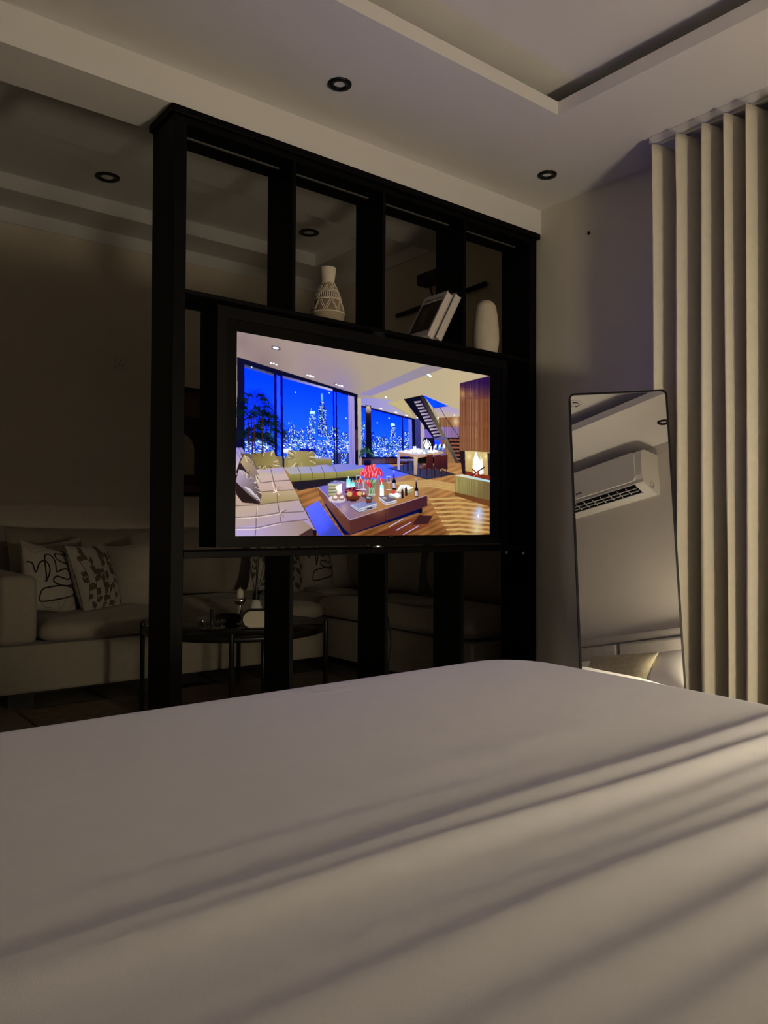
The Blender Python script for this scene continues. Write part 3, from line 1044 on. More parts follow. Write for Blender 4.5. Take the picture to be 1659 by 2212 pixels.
P 255,240,210 - - 0 0 561,558 569,556 566,549
L 2 190,200,240 527,486 530,506 539,513 547,505 549,485 527,486
L 2 200,210,245 539,513 539,537
L 2 215,220,245 528,539 551,538
O 8 8 230,60,70 - 546,505
L 2 190,200,240 550,485 553,504 562,512 570,504 573,484 550,485
L 2 200,210,245 562,512 563,536
L 2 215,220,245 551,538 575,537
L 2 190,200,240 680,481 683,501 692,509 701,500 703,480 680,481
L 2 200,210,245 692,509 693,533
L 2 215,220,245 680,535 706,534
P 140,170,180 190,200,190 601,500,602,560 0 0 585,501 624,499 618,549 624,560 587,561 592,549
L 2 90,140,70 613,554 621,513 610,474
L 2 190,220,170 609,554 609,514 577,487
L 2 50,90,40 606,555 593,515 588,486
L 2 90,140,70 598,555 600,514 572,477
L 2 190,220,170 605,555 607,514 633,483
L 2 50,90,40 597,555 617,514 581,485
L 2 90,140,70 612,554 604,514 591,478
L 2 190,220,170 605,555 609,514 647,477
L 2 50,90,40 607,555 611,514 602,471
L 2 90,140,70 611,554 619,513 574,474
L 2 190,220,170 610,554 607,514 629,476
L 2 50,90,40 596,555 592,515 577,486
L 2 90,140,70 594,555 603,514 586,478
L 2 190,220,170 594,555 592,515 614,482
L 2 50,90,40 602,555 609,514 574,479
L 2 90,140,70 598,555 621,513 644,469
O 9 10 235,50,80 200,40,50 578,451
L 2 255,170,180 575,445 576,457
O 9 10 250,90,110 200,40,50 591,444
L 2 255,170,180 588,437 589,449
O 9 10 220,40,60 200,40,50 601,448
L 2 255,170,180 599,441 600,454
O 9 10 255,120,130 200,40,50 615,444
L 2 255,170,180 612,437 614,449
O 9 10 235,50,80 200,40,50 574,463
L 2 255,170,180 571,457 572,469
O 9 10 250,90,110 200,40,50 589,460
L 2 255,170,180 587,454 588,466
O 9 10 220,40,60 200,40,50 604,460
L 2 255,170,180 601,453 603,465
O 9 10 255,120,130 200,40,50 619,456
L 2 255,170,180 616,449 618,462
O 9 10 235,50,80 200,40,50 581,473
L 2 255,170,180 578,467 579,479
O 9 10 250,90,110 200,40,50 596,471
L 2 255,170,180 593,464 594,477
O 9 10 220,40,60 200,40,50 611,469
L 2 255,170,180 608,462 609,475
O 9 10 255,120,130 200,40,50 561,471
L 2 255,170,180 558,464 559,477
O 8 10 235,50,80 200,40,50 553,476
L 2 255,170,180 550,469 551,482
O 9 10 250,90,110 200,40,50 571,484
L 2 255,170,180 568,477 569,490
O 9 10 220,40,60 200,40,50 593,483
L 2 255,170,180 591,476 592,489
O 9 10 255,120,130 200,40,50 611,479
L 2 255,170,180 608,472 609,484
O 9 10 235,50,80 200,40,50 635,457
L 2 255,170,180 632,450 633,462
O 9 10 250,90,110 200,40,50 631,469
L 2 255,170,180 628,463 629,475
O 9 10 220,40,60 200,40,50 644,462
L 2 255,170,180 641,455 643,467
O 9 10 255,120,130 200,40,50 625,482
L 2 255,170,180 622,475 623,487
O 9 10 235,50,80 200,40,50 651,473
L 2 255,170,180 648,466 649,479
O 9 10 250,90,110 200,40,50 652,498
L 2 255,170,180 649,491 651,504
O 9 10 220,40,60 200,40,50 597,520
L 2 255,170,180 594,513 595,526
O 9 10 255,120,130 200,40,50 586,508
L 2 255,170,180 583,501 585,514
O 8 10 235,50,80 200,40,50 545,506
L 2 255,170,180 542,499 543,512
P 236,244,250 130,225,245 656,554,655,515 0 0 646,518 665,517 666,560 647,560
L 3 205,255,255 655,518 655,505
L 2 60,90,60 653,537 659,547
P 14,10,24 - - 0 0 710,499 716,490 715,476 722,475 723,490 729,498 730,534 711,534
P 205,190,160 40,10,30 718,457,719,478 0 0 714,457 722,457 723,478 715,479
P 225,215,215 150,140,190 709,470,728,469 0 0 712,507 727,507 728,527 713,527
P 14,10,24 - - 0 0 830,528 836,519 835,504 843,504 844,518 850,527 851,560 831,561
P 205,190,160 40,10,30 839,485,839,507 0 0 834,485 843,485 844,507 835,507
P 225,215,215 150,140,190 829,499,849,498 0 0 832,536 848,536 849,556 833,557
P 206,206,220 - - 0 0 500,601 610,578 632,592 630,608 543,631 502,611
P 150,155,205 120,120,160 509,600,621,591 0 0 500,598 608,577 631,590 539,615
L 3 30,30,70 502,609 543,629 630,604
L 2 60,60,90 502,605 542,621 632,597
L 4 30,30,40 582,614 605,608
P 150,80,56 90,44,34 590,570,590,590 0 0 571,571 608,570 603,590 579,592
O 20 6 60,60,80 - 590,570
O 7 3 200,205,215 - 585,569
O 5 3 160,170,170 - 596,570
P 214,210,220 - - 0 0 640,565 692,557 734,577 733,586 679,599 640,577
P 120,115,150 90,80,90 647,562,729,580 0 0 640,563 692,555 734,574 680,587
L 2 30,30,60 641,574 679,593 733,582
O 13 4 190,170,150 - 669,568
O 38 11 205,225,235 160,150,140 728,557
P 236,228,220 - - 0 0 693,553 728,545 756,558 738,566
O 13 6 220,70,70 - 714,544
O 9 4 230,240,240 - 728,553
P 236,232,225 170,160,110 764,514,794,549 0 0 751,515 783,510 824,523 822,545 794,551 732,541
P 245,245,245 - - 0 0 755,516 783,511 822,522 793,531
L 2 70,60,50 737,541 794,548 822,541
P 70,30,30 36,16,22 763,540,764,569 0 0 757,540 760,530 766,529 770,539 771,568 758,569
P 70,30,30 36,16,22 784,528,784,557 0 0 777,528 781,518 786,518 790,528 791,557 778,557
O 19 8 110,80,80 - 160,36
O 12 4 225,250,255 - 159,36
G 18 160,220,255 0.5 160,36
P 90,70,90 - - 0 0 130,90 167,95 168,98 132,94
O 5 2 245,250,255 - 139,93
O 5 2 245,250,255 - 151,94
O 5 2 245,250,255 - 162,96
P 90,70,90 - - 0 0 288,114 327,120 328,123 289,119
O 6 2 245,250,255 - 297,118
O 6 3 245,250,255 - 309,119
O 6 2 245,250,255 - 322,121
P 90,70,90 - - 0 0 419,134 460,140 462,144 421,139
O 6 2 245,250,255 - 429,138
O 6 2 245,250,255 - 442,140
O 6 3 245,250,255 - 455,141
P 130,120,140 - - 0 0 894,36 926,41 923,50 893,45
O 8 4 205,245,255 - 904,41
O 8 4 205,245,255 - 915,45
O 6 3 250,245,230 - 674,161
O 4 2 255,250,235 - 645,210
O 4 2 255,250,235 - 652,210
O 4 2 255,250,235 - 724,218
O 4 2 255,250,235 - 731,218
O 4 2 255,250,235 - 780,224
O 4 2 255,250,235 - 787,224
O 4 2 255,250,235 - 960,219
O 4 2 255,250,235 - 1057,198
O 4 2 255,250,235 - 842,228
O 2 2 205,220,255 - 244,188
O 2 2 205,220,255 - 396,173
O 2 2 205,220,255 - 61,118
O 3 2 205,220,255 - 630,268
O 3 2 205,220,255 - 691,244
O 2 2 205,220,255 - 476,263
O 2 2 205,220,255 - 217,304
D -0.27 102 4,10,26 13 76,260
D -0.74 98 8,20,30 13 76,260
D -1.11 111 14,30,26 13 76,260
D -1.39 118 4,10,26 13 76,260
D -1.78 114 8,20,30 13 76,260
D -2.18 99 14,30,26 13 76,260
D -2.66 132 4,10,26 13 76,260
D -0.22 91 4,10,26 13 55,296
D -0.82 119 8,20,30 13 55,296
D -1.27 98 14,30,26 13 55,296
D -1.84 84 4,10,26 13 55,296
D -2.27 94 8,20,30 13 55,296
D -2.53 87 14,30,26 13 55,296
D -0.25 110 4,10,26 13 105,310
D -0.57 101 8,20,30 13 105,310
D -1.01 93 14,30,26 13 105,310
D -1.34 82 4,10,26 13 105,310
D -1.58 87 8,20,30 13 105,310
D -2.06 95 14,30,26 13 105,310
D -2.33 101 4,10,26 13 105,310
D -2.7 90 8,20,30 13 105,310
D -0.41 92 4,10,26 13 67,369
D -0.72 88 8,20,30 13 67,369
D -1.26 98 14,30,26 13 67,369
D -1.77 79 4,10,26 13 67,369
D -2.3 73 8,20,30 13 67,369
D -2.61 94 14,30,26 13 67,369
D -0.22 82 4,10,26 13 126,339
D -0.59 87 8,20,30 13 126,339
D -1.16 84 14,30,26 13 126,339
D -1.58 76 4,10,26 13 126,339
D -1.93 85 8,20,30 13 126,339
D -2.3 81 14,30,26 13 126,339
D -2.76 96 4,10,26 13 126,339
D -0.32 75 4,10,26 13 106,379
D -0.67 76 8,20,30 13 106,379
D -1.29 83 14,30,26 13 106,379
D -1.8 64 4,10,26 13 106,379
D -2.14 75 8,20,30 13 106,379
D -2.5 69 14,30,26 13 106,379
L 5 40,20,24 54,426 48,297
L 5 40,20,24 68,425 61,296
L 5 60,36,30 78,424 71,295
L 5 60,36,30 106,423 107,291
D -0.09 33 10,30,40 7 579,394
D -0.34 35 30,60,50 7 579,394
D -0.59 37 60,110,100 7 579,394
D -0.83 46 10,30,40 7 579,394
D -1.08 32 30,60,50 7 579,394
D -1.32 38 60,110,100 7 579,394
D -1.57 40 10,30,40 7 579,394
D -1.82 46 30,60,50 7 579,394
D -2.06 45 60,110,100 7 579,394
D -2.31 46 10,30,40 7 579,394
D -2.56 35 30,60,50 7 579,394
D -2.8 38 60,110,100 7 579,394
D -3.05 37 10,30,40 7 579,394
P 20,30,90 8,8,30 581,419,582,442 0 0 564,420 601,418 598,441 568,443
L 4 190,190,235 -7,181 -3,424
"""

def screen_mesh():
    img = raster_art(parse_art(ART))
    nx, ny = 640, 360
    lin = np.where(img <= .04045, img / 12.92, ((img + .055) / 1.055) ** 2.4)
    # lamps, flames and lit windows in the picture are the panel's brightest pixels
    hot = np.clip((img.min(-1) - .5) / .3, 0, 1) * np.clip((img.max(-1) - .9) / .08, 0, 1)
    lin = lin * (1 + 1.6 * hot[..., None])
    # the deep blue night glass drives the blue channel past white
    blue = np.clip((img[..., 2] - .82) / .1, 0, 1) * np.clip((.42 - img[..., 0]) / .2, 0, 1)
    lin[..., 2] *= 1 + BLUE_GAIN * blue
    lin = lin.reshape(ny, 2, nx, 2, 3).mean(axis=(1, 3))
    us = np.linspace(SX0, SX1, nx)
    zs = np.linspace(SZ1, SZ0, ny)
    U, Z = np.meshgrid(us, zs)
    co = np.stack([U - t.location.x, np.full_like(U, 2.3235 - t.location.y), Z - t.location.z], -1).reshape(-1, 3)
    me = bpy.data.meshes.new('screen')
    i = np.arange((ny - 1) * nx).reshape(ny - 1, nx)[:, :-1].ravel()
    q = np.stack([i, i + nx, i + nx + 1, i + 1], -1)
    me.vertices.add(len(co))
    me.vertices.foreach_set('co', co.astype(np.float32).ravel())
    me.loops.add(q.size)
    me.loops.foreach_set('vertex_index', q.astype(np.int32).ravel())
    me.polygons.add(len(q))
    me.polygons.foreach_set('loop_start', np.arange(0, q.size, 4, dtype=np.int32))
    me.update(calc_edges=True)
    at = me.color_attributes.new('picture', 'FLOAT_COLOR', 'POINT')
    at.data.foreach_set('color', np.concatenate([lin.reshape(-1, 3), np.ones((nx * ny, 1))], 1).astype(np.float32).ravel())
    return me
me = screen_mesh()
m = bpy.data.materials.new('lit_screen')
m.use_nodes = True
nt = m.node_tree
nt.nodes.clear()
out = nt.nodes.new('ShaderNodeOutputMaterial')
em = nt.nodes.new('ShaderNodeEmission')
ca = nt.nodes.new('ShaderNodeVertexColor')
ca.layer_name = 'picture'
em.inputs[1].default_value = SCREEN_GAIN
nt.links.new(ca.outputs[0], em.inputs[0])
nt.links.new(em.outputs[0], out.inputs[0])
me.materials.append(m)
sc = bpy.data.objects.new('screen', me)
COL.objects.link(sc)
sc.parent = t
sc['label'] = 'lit screen with a picture of a lounge above a blue city skyline'
# hanging power cable
cb = obj('power_cable', tube([(2.03, 2.615, .80), (2.05, 2.62, .70), (2.075, 2.622, .60), (2.112, 2.62, .53), (2.13, 2.62, .45), (2.135, 2.62, .40), (2.12, 2.62, .32), (2.117, 2.62, .15), (2.13, 2.63, .01)], .0035, 8), METALB, None, True)
tag(cb, 'thin black power cable hanging behind the divider below the television', 'cable')
# ================================================================== THINGS ON THE SHELF
ZS0 = ZS + .0003
# patterned vase
VC = (1.705, 2.495, ZS0)
vp = [(.050, 0), (.058, .006), (.0645, .022), (.0655, .034), (.062, .055), (.055, .085), (.046, .115), (.036, .138), (.0285, .152), (.0255, .158),
      (.0265, .168), (.029, .185), (.0315, .205), (.0325, .2135), (.0315, .217), (.028, .216), (.026, .20), (.022, .165)]
t = thing('vase', 'cream flared-neck vase with carved key and triangle bands on the divider shelf', 'vase', VC, 'vases on the divider shelf')
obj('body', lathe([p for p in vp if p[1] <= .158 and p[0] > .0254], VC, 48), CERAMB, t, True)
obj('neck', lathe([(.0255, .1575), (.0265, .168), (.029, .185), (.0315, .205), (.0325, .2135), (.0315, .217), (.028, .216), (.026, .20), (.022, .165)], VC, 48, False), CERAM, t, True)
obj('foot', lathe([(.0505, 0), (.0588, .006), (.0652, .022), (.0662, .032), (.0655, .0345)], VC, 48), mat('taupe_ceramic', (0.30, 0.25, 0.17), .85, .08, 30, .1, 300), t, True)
def vr(z):
    for (r0, z0), (r1, z1) in zip(vp[:10], vp[1:10]):
        if z0 <= z <= z1:
            return r0 + (r1 - r0) * (z - z0) / (z1 - z0)
    return .026
def vline(pts, w=.0021):
    P = []
    for (a0, z0), (a1, z1) in zip(pts[:-1], pts[1:]):
        n = max(1, int(abs(a1 - a0) / 9 + abs(z1 - z0) / .012))
        P += [(a0 + (a1 - a0) * i / n, z0 + (z1 - z0) * i / n) for i in range(n)]
    P.append(pts[-1])
    return tube([(VC[0] + (vr(z) + .0004) * math.cos(math.radians(a)), VC[1] + (vr(z) + .0004) * math.sin(math.radians(a)), VC[2] + z) for a, z in P], w, 5)
rel = []
for z in (.1555, .124, .1185, .0895, .0355):
    rel.append(vline([(a, z) for a in range(0, 361, 9)]))
for k in range(10):
    a = k * 36 + 8
    rel.append(vline([(a - 15, .129), (a + 13, .129), (a + 13, .150), (a - 8, .150), (a - 8, .136), (a + 5, .136), (a + 5, .143), (a, .143)], .0018))
for k in range(40):
    rel.append(vline([(k * 9, .117), (k * 9, .091)], .0019))
for k in range(8):
    a = k * 45 + 5
    rel.append(vline([(a, .038), (a + 20, .082), (a + 40, .038), (a, .038)], .0018))
    rel.append(vline([(a + 24.5, .086), (a + 42.5, .045), (a + 60.5, .086), (a + 24.5, .086)], .0018))
obj('carved_relief', join(*rel), CERAM, t, True, label='raised cream lines: key band, short strokes and triangles')
# white ribbed vase
VC2 = (2.588, 2.50, ZS0)
t = thing('vase', 'tall rounded white vase with fine ribs and a beaded side on the divider shelf', 'vase', VC2, 'vases on the divider shelf')
n, P2 = 90, []
for i in range(n + 1):
    q = i / n
    z = .256 * q
    r = .0615 * (1 - max(0, (.3 - q) / .3) ** 2 * .22) * (1 - max(0, (q - .25) / .75) ** 2.0 * .36)
    if q > .86:
        r *= math.sqrt(max(0, 1 - ((q - .86) / .14) ** 2)) * .999 + .001
    P2.append((max(r, .0008) + (.0005 if i % 2 else 0) * (q < .9), z))
obj('body', lathe(P2, VC2, 56), CERAM, t, True)
bd = []
for j in range(3):
    for i in range(34):
        q = .03 + .78 * i / 33
        r, z = P2[int(q * n)]
        a = math.radians(-24 + j * 5 + (2.5 if i % 2 else 0))
        c = (VC2[0] + r * math.cos(a), VC2[1] + r * math.sin(a), VC2[2] + z)
        bd.append(lathe([(.0003, -.0022), (.002, -.0009), (.002, .0009), (.0003, .0022)], c, 6))
obj('bead_strip', join(*bd), CERAMB, t, True, label='rows of tiny dark beads down one side')
# books
SN, CS = math.sin(math.radians(29.4)), math.cos(math.radians(29.4))
def book(label, xb, th, h, y0, y1):
    """leans right; u up the cover, w thickness (to the left), y depth"""
    org = Vector((xb, 0, ZS0 + .0005))
    pt = lambda u, w, y: (org.x + u * SN - w * CS, y, org.z + u * CS + w * SN)
    bxk = lambda u0, u1, w0, w1, ya, yb: xf(box((u0, w0, ya), (u1, w1, yb)), lambda p: pt(p.x, p.y, p.z))
    t = thing('book', label, 'book', (xb, (y0 + y1) / 2, ZS0), 'books leaning on the divider shelf')
    obj('page_block', bxk(.003, h - .003, .003, th - .003, y0 + .003, y1 - .003), PAPER, t)
    obj('cover', bxk(0, h, 0, .0028, y0, y1), COVER, t)
    obj('cover', bxk(0, h, th - .0028, th, y0, y1), COVER, t)
    obj('spine', bxk(0, h, 0, th, y1 - .003, y1), COVER, t)
    return t, pt, bxk
bk, pt, bxk = book('grey hardback with a dark photo on its cover, left of the two leaning books', 2.198, .034, .242, 2.432, 2.582)
PHOTO = mat('dark_cover_photo', (0.028, 0.022, 0.018), 0.4, 0.5, 14)
PHOTO2 = mat('lighter_cover_photo', (0.075, 0.062, 0.05), 0.4, 0.4, 20)
ph = obj('cover_photo', bxk(.032, .196, .034, .0343, 2.441, 2.570), PHOTO, bk)
obj('pictured_window', bxk(.095, .165, .0343, .0345, 2.505, 2.545), PHOTO2, ph)
obj('pictured_chair', bxk(.05, .12, .0343, .0345, 2.50, 2.525), PHOTO2, ph)
obj('pictured_floor', bxk(.036, .06, .0343, .0345, 2.445, 2.53), mat('red_brown_photo', (0.05, 0.018, 0.014), .4, .3, 20), ph)
def text_vf(body, size, place, depth=.0003):
    cu = bpy.data.curves.new('lettering', 'FONT')
    cu.body = body
    cu.size = size
    cu.extrude = depth
    cu.align_x = 'CENTER'
    o = bpy.data.objects.new('lettering_tmp', cu)
    COL.objects.link(o)
    bpy.context.view_layer.update()
    me = bpy.data.meshes.new_from_object(o.evaluated_get(bpy.context.evaluated_depsgraph_get()))
    v = [tuple(place(p.co.x, p.co.y, p.co.z)) for p in me.vertices]
    f = [tuple(p.vertices) for p in me.polygons]
    bpy.data.objects.remove(o, do_unlink=True)
    bpy.data.curves.remove(cu)
    bpy.data.meshes.remove(me)
    return v, f
obj('title', text_vf('SIMPLY LIVING', .0185, lambda x, y, z: pt(.206 + y, .0342 + z, 2.507 - x * .95)), INK, bk, label='dark title lettering')
bk2, pt2, bxk2 = book('pale hardback leaning against the upright board, right of the two books', 2.247, .034, .242, 2.432, 2.575)

# ================================================================== LEANING MIRROR
TLm = Vector((2.340, 1.834, 1.408))
eM, nM = Vector((.685, -.728, .027)).normalized(), Vector((-.723, -.673, .156)).normalized()
gM = nM.cross(eM).normalized()
if gM.z < 0:
    gM.negate()
WM, LM = .3517, 1.414
mp_ = lambda u, v, w: tuple(TLm + eM * u - gM * v + nM * w)
t = thing('floor_mirror', 'tall slim mirror with thin black frame leaning beside the curtain', 'mirror', mp_(WM / 2, LM, -.01))
ou, inn = rrect(0, 0, WM, LM, .020), rrect(.0065, .0065, WM - .0065, LM - .0065, .0145)
obj('frame', ring(ou, inn, -.022, .003, mp_), METALB, t)
obj('glass', prism(rrect(.005, .005, WM - .005, LM - .005, .015), -.006, 0, mp_), MIRROR, t)
obj('backing', prism(rrect(.004, .004, WM - .004, LM - .004, .016), -.021, -.0065, mp_), BLACK, t)
hp = Vector(mp_(WM / 2, .42, -.022))
for s in (-.13, .13):
    p0 = hp + eM * s
    ft = p0 + Vector((.16, .145, 0))
    obj('stand_leg', tube([tuple(p0), (ft.x, ft.y, .008)], .007, 8), METALB, t)

# ================================================================== CURTAIN
t = thing('curtain', 'floor length beige wave fold curtain hanging from a white ceiling track', 'curtain', (2.69, .5, 0))
V, F = [], []
zrow = [2.366, 2.33, 2.2, 2.0, 1.7, 1.4, 1.1, .8, .5, .25, .02]
NF, PS = 26, 22
cum = [0, .103, .203, .288, .366, .444]
while len(cum) < NF + 2:
    cum.append(cum[-1] + .084)
rg = random.Random(3)
amp = [rg.uniform(.9, 1.1) for _ in range(NF + 2)]
jit = [[rg.uniform(-.6, .6) for _ in range(3)] for _ in range(NF + 2)]
for i in range(NF * PS + 1):
    th = 2 * math.pi * i / PS
    k = i // PS
    fr_ = (i % PS) / PS
    a = amp[k] * (1 - fr_) + amp[k + 1] * fr_
    for z in zrow:
        d = (2.366 - z) / 2.35
        ja = [jit[k][q] * (1 - fr_) + jit[k + 1][q] * fr_ for q in range(3)]
        x = 2.693 - .080 * a * math.tanh(1.5 * math.cos(th)) / .905 * (1 - .12 * d) + .006 * ja[0] * math.sin(3 * d + k)
        y = 1.664 - (cum[k] * (1 - fr_) + cum[k + 1] * fr_) + .004 * math.sin(2 * th) + d * (.010 * ja[1] + .012 * math.sin(2.2 * d + k * 1.3) * d) - d * (1 - d) * .03 * (k == 0)
        V.append((x, y, z))
nz_ = len(zrow)
for i in range(NF * PS):
    for j in range(nz_ - 1):
        F.append((i * nz_ + j, i * nz_ + j + 1, (i + 1) * nz_ + j + 1, (i + 1) * nz_ + j))
fab = obj('fabric', (V, F), CURT, t, True)
so = fab.modifiers.new('thickness', 'SOLIDIFY')
so.thickness = .003
obj('track', join(box((2.655, -.68, 2.388), (2.705, 1.70, ZC), .002, 1), box((2.672, -.68, 2.380), (2.688, 1.70, 2.388))), WHITEP, t)

# ================================================================== BED
BX0, BX1, BY0, BY1, BZ = -.25, 1.372, -.60, 1.248, .627
t = thing('bed', 'wide upholstered bed with a panelled grey beige headboard under the air conditioner', 'bed', (.56, .32, 0))
obj('base', box((BX0 + .06, BY0 + .0, .06), (BX1 - .06, BY1 - .06, .34), .03, 3), HEADB, t)
obj('mattress', box((BX0 + .05, BY0 + .01, .34), (BX1 - .05, BY1 - .05, BZ - .035), .06, 4), SHEET, t)
for x in (BX0 + .2, BX1 - .2):
    for y in (BY0 + .15, BY1 - .2):
        obj('leg', lathe([(.02, 0), (.03, .06)], (x, y, 0), 16), METALB, t)
hb = obj('headboard_frame', join(box((BX0 - .1, YH + .004, .05), (BX1 + .1, YH + .075, 1.04), .02, 3), box((BX0 - .1, YH + .004, .99), (BX1 + .1, YH + .09, 1.052), .018, 3)), HEADB, t)
for x0, x1 in ((BX0 - .08, .558), (.562, BX1 + .08)):
    obj('headboard_panel', box((x0, YH + .07, .10), (x1, YH + .122, .985), .024, 4), HEADB, t)

def sheet():
    nx, ny = 420, 440
    r, rc = .075, .17
    xs = np.linspace(-1, 1, nx)
    xs = np.sign(xs) * (1 - (1 - np.abs(xs)) ** 1.25)
    ys = np.linspace(0, 1, ny)
    ys = np.where(ys < .5, .5 * (2 * ys) ** 1.2, 1 - .5 * (2 - 2 * ys) ** 1.2)
    cx, hx = (BX0 + BX1) / 2, (BX1 - BX0) / 2
    Y = BY0 + ys * (BY1 - BY0)
    d = np.minimum(BY1 - Y, 9)
    hw = hx - np.where(d < rc, rc - np.sqrt(np.maximum(0, rc ** 2 - (rc - d) ** 2)), 0)
    X = cx + xs[None, :] * hw[:, None]
    taper = np.clip((.9 - Y) / 1.5, 0, 1)[:, None] * .10
    Yg = np.repeat(Y[:, None], nx, 1)
    dx = hw[:, None] - np.abs(X - cx)
    # distance to the rounded outline
    ax = np.abs(X - cx) - (hx - rc)
    ay = Yg - (BY1 - rc)
    corner = (ax > 0) & (ay > 0)
    dist = np.where(corner, rc - np.hypot(ax, ay), np.minimum(hx - np.abs(X - cx), np.minimum(BY1 - Yg, Yg - BY0 + .3)))
    dist = np.maximum(dist, 0)
    e = np.clip(dist / r, 0, 1)
    Z = BZ - r * .9 * (1 - np.sqrt(1 - (1 - e) ** 2))
    Z += -.010 * np.exp(-((X - cx) ** 2 / .9 + (Yg - .3) ** 2 / .7)) * 0
    H = np.zeros_like(X)
    def ridge(y0, slope, amp, near, far, xa, xb, wob=0.0, ph=0.0, soft=.12):
        yc = y0 + slope * (X - .5) + wob * np.sin(X * 4 + ph) + wob * .4 * np.sin(X * 11 + ph * 2)
        s = Yg - yc
        prof = np.where(s < 0, np.exp(-(s / near) ** 2), np.exp(-(s / far) ** 2))
        env = 1 / (1 + np.exp(-(X - xa) / soft)) * 1 / (1 + np.exp((X - xb) / soft))
        return amp * prof * env
    H += ridge(.556, .010, .0080, .050, .016, .0, 1.30, .005, .3)
    H += ridge(.522, -.025, .0058, .026, .011, .25, 1.25, .004, 1.1)
    H += ridge(.470, -.035, .0022, .022, .014, .55, 1.2, .004, 1.7)
    H += ridge(.430, -.045, .0034, .026, .016, .35, 1.1, .005, 2.0)
    H += ridge(.390, -.035, .0072, .036, .016, .15, 1.05, .005, .9)
    H += ridge(.314, -.030, .0060, .032, .018, .25, .95, .005, 2.2)
    H += ridge(.252, -.060, .0060, .030, .018, .30, .9, .004, 3.0)
    H += ridge(.190, -.050, .0060, .032, .018, .1, .9, .004, 4.0)
    H += ridge(.630, .0, .0022, .04, .012, .22, .60, .003, 1.6)
    H += ridge(.700, .03, .0012, .04, .03, .5, .9, .004, 1.6)
    for k in range(5):
        H += ridge(1.13 + .018 * k, -.02, .0006, .006, .004, .62, .88, .002, k, .05)
    H *= np.clip(dist / .10, 0, 1) ** .7
    Z = Z + H - .03 * np.clip((.1 - Yg) / .5, 0, 1)
    X = np.where(X > cx, X - taper * ((X - cx) / hx) ** 2, X)
    V = np.stack([X, Yg, Z], -1).reshape(-1, 3)
    i = np.arange((ny - 1) * nx).reshape(ny - 1, nx)[:, :-1].ravel()
    F = np.stack([i, i + 1, i + nx + 1, i + nx], -1).tolist()
    V = V.tolist()
    # hanging sides: left, foot, right
    loop = [j * nx for j in range(ny)] + [(ny - 1) * nx + k for k in range(1, nx)] + [j * nx + nx - 1 for j in range(ny - 2, -1, -1)]
    prev = loop
    for q, zz in enumerate((.47, .38, .28, .20)):
        st = len(V)
        for k, a in enumerate(loop):
            wv = .010 * math.sin(k * .045) * (q + 1) / 4
            px, py = V[a][0], V[a][1]
            V.append([px + (wv if px > cx else -wv), py + (wv if py > BY1 - .1 else 0), zz])
        cur = list(range(st, len(V)))
        F += [(prev[k], cur[k], cur[k + 1], prev[k + 1]) for k in range(len(loop) - 1)]
        prev = cur
    return V, F
sh = obj('bed_sheet', sheet(), SHEET, None, True)
tag(sh, 'smooth white sheet with soft cross wrinkles spread over the bed', 'sheet')

def pillow(c, w, h, th, ex, ey, ez, n=26, pinch=.10, sag=0.0):
    """cushion with pinched corners; ex across, ey up, ez outwards"""
    ex, ey, ez = Vector(ex).normalized(), Vector(ey).normalized(), Vector(ez).normalized()
    c = Vector(c)
    V, F = [], []
    for sgn in (1, -1):
        for j in range(n + 1):
            for i in range(n + 1):
                V.append(tuple(pil_pt(c, w, h, th * sgn, ex, ey, ez, 2 * i / n - 1, 2 * j / n - 1, pinch, sag)))
    m = (n + 1) ** 2
    for j in range(n):
        for i in range(n):
            a = j * (n + 1) + i
            F.append((a, a + 1, a + n + 2, a + n + 1))
            F.append((m + a, m + a + n + 1, m + a + n + 2, m + a + 1))
    return V, F
def pil_pt(c, w, h, th, ex, ey, ez, u, v, pinch=.10, sag=0.0):
    us, vs_ = math.sin(u * math.pi / 2), math.sin(v * math.pi / 2)
    x = us * (1 - pinch * (1 - vs_ ** 2) * abs(us) ** 3)
    y = vs_ * (1 - pinch * (1 - us ** 2) * abs(vs_) ** 3)
    tck = (max(0, 1 - us ** 2) ** .55) * (max(0, 1 - vs_ ** 2) ** .55)
    bul = th * .5 * tck + (1 if th > 0 else -1) * .002
    return c + ex * (x * w / 2) + ey * (y * h / 2 - sag * (1 - us ** 2) * (vs_ > 0) * vs_) + ez * bul
PIL = mat('white_pillow_cotton', (0.72, 0.70, 0.66), 0.85, 0.02, 20, 0.15, 12)
p = obj('pillow', pillow((1.10, -.36, .715), .56, .46, .18, (1, .05, 0), (0, -.78, .62), (0, .62, .78)), PIL, None, True)
tag(p, 'white pillow at the head of the bed by the bedside lamp, seen in the mirror', 'pillow', 'bed pillows')
p = obj('pillow', pillow((.38, -.40, .715), .60, .46, .18, (1, -.04, 0), (0, -.78, .62), (0, .62, .78)), PIL, None, True)
tag(p, 'white pillow left of the tan cushion at the bed head, seen in the mirror', 'pillow', 'bed pillows')
p = obj('cushion', pillow((.87, -.19, .70), .50, .32, .12, (1, -.06, -.03), (.05, -.50, .84), (.1, .84, .50), pinch=.06), mat('tan_textured_cushion', (0.36, 0.32, 0.22), .95, .15, 40, .5, 90), None, True)
tag(p, 'tan textured cushion propped on the bed pillows, seen in the mirror', 'cushion')

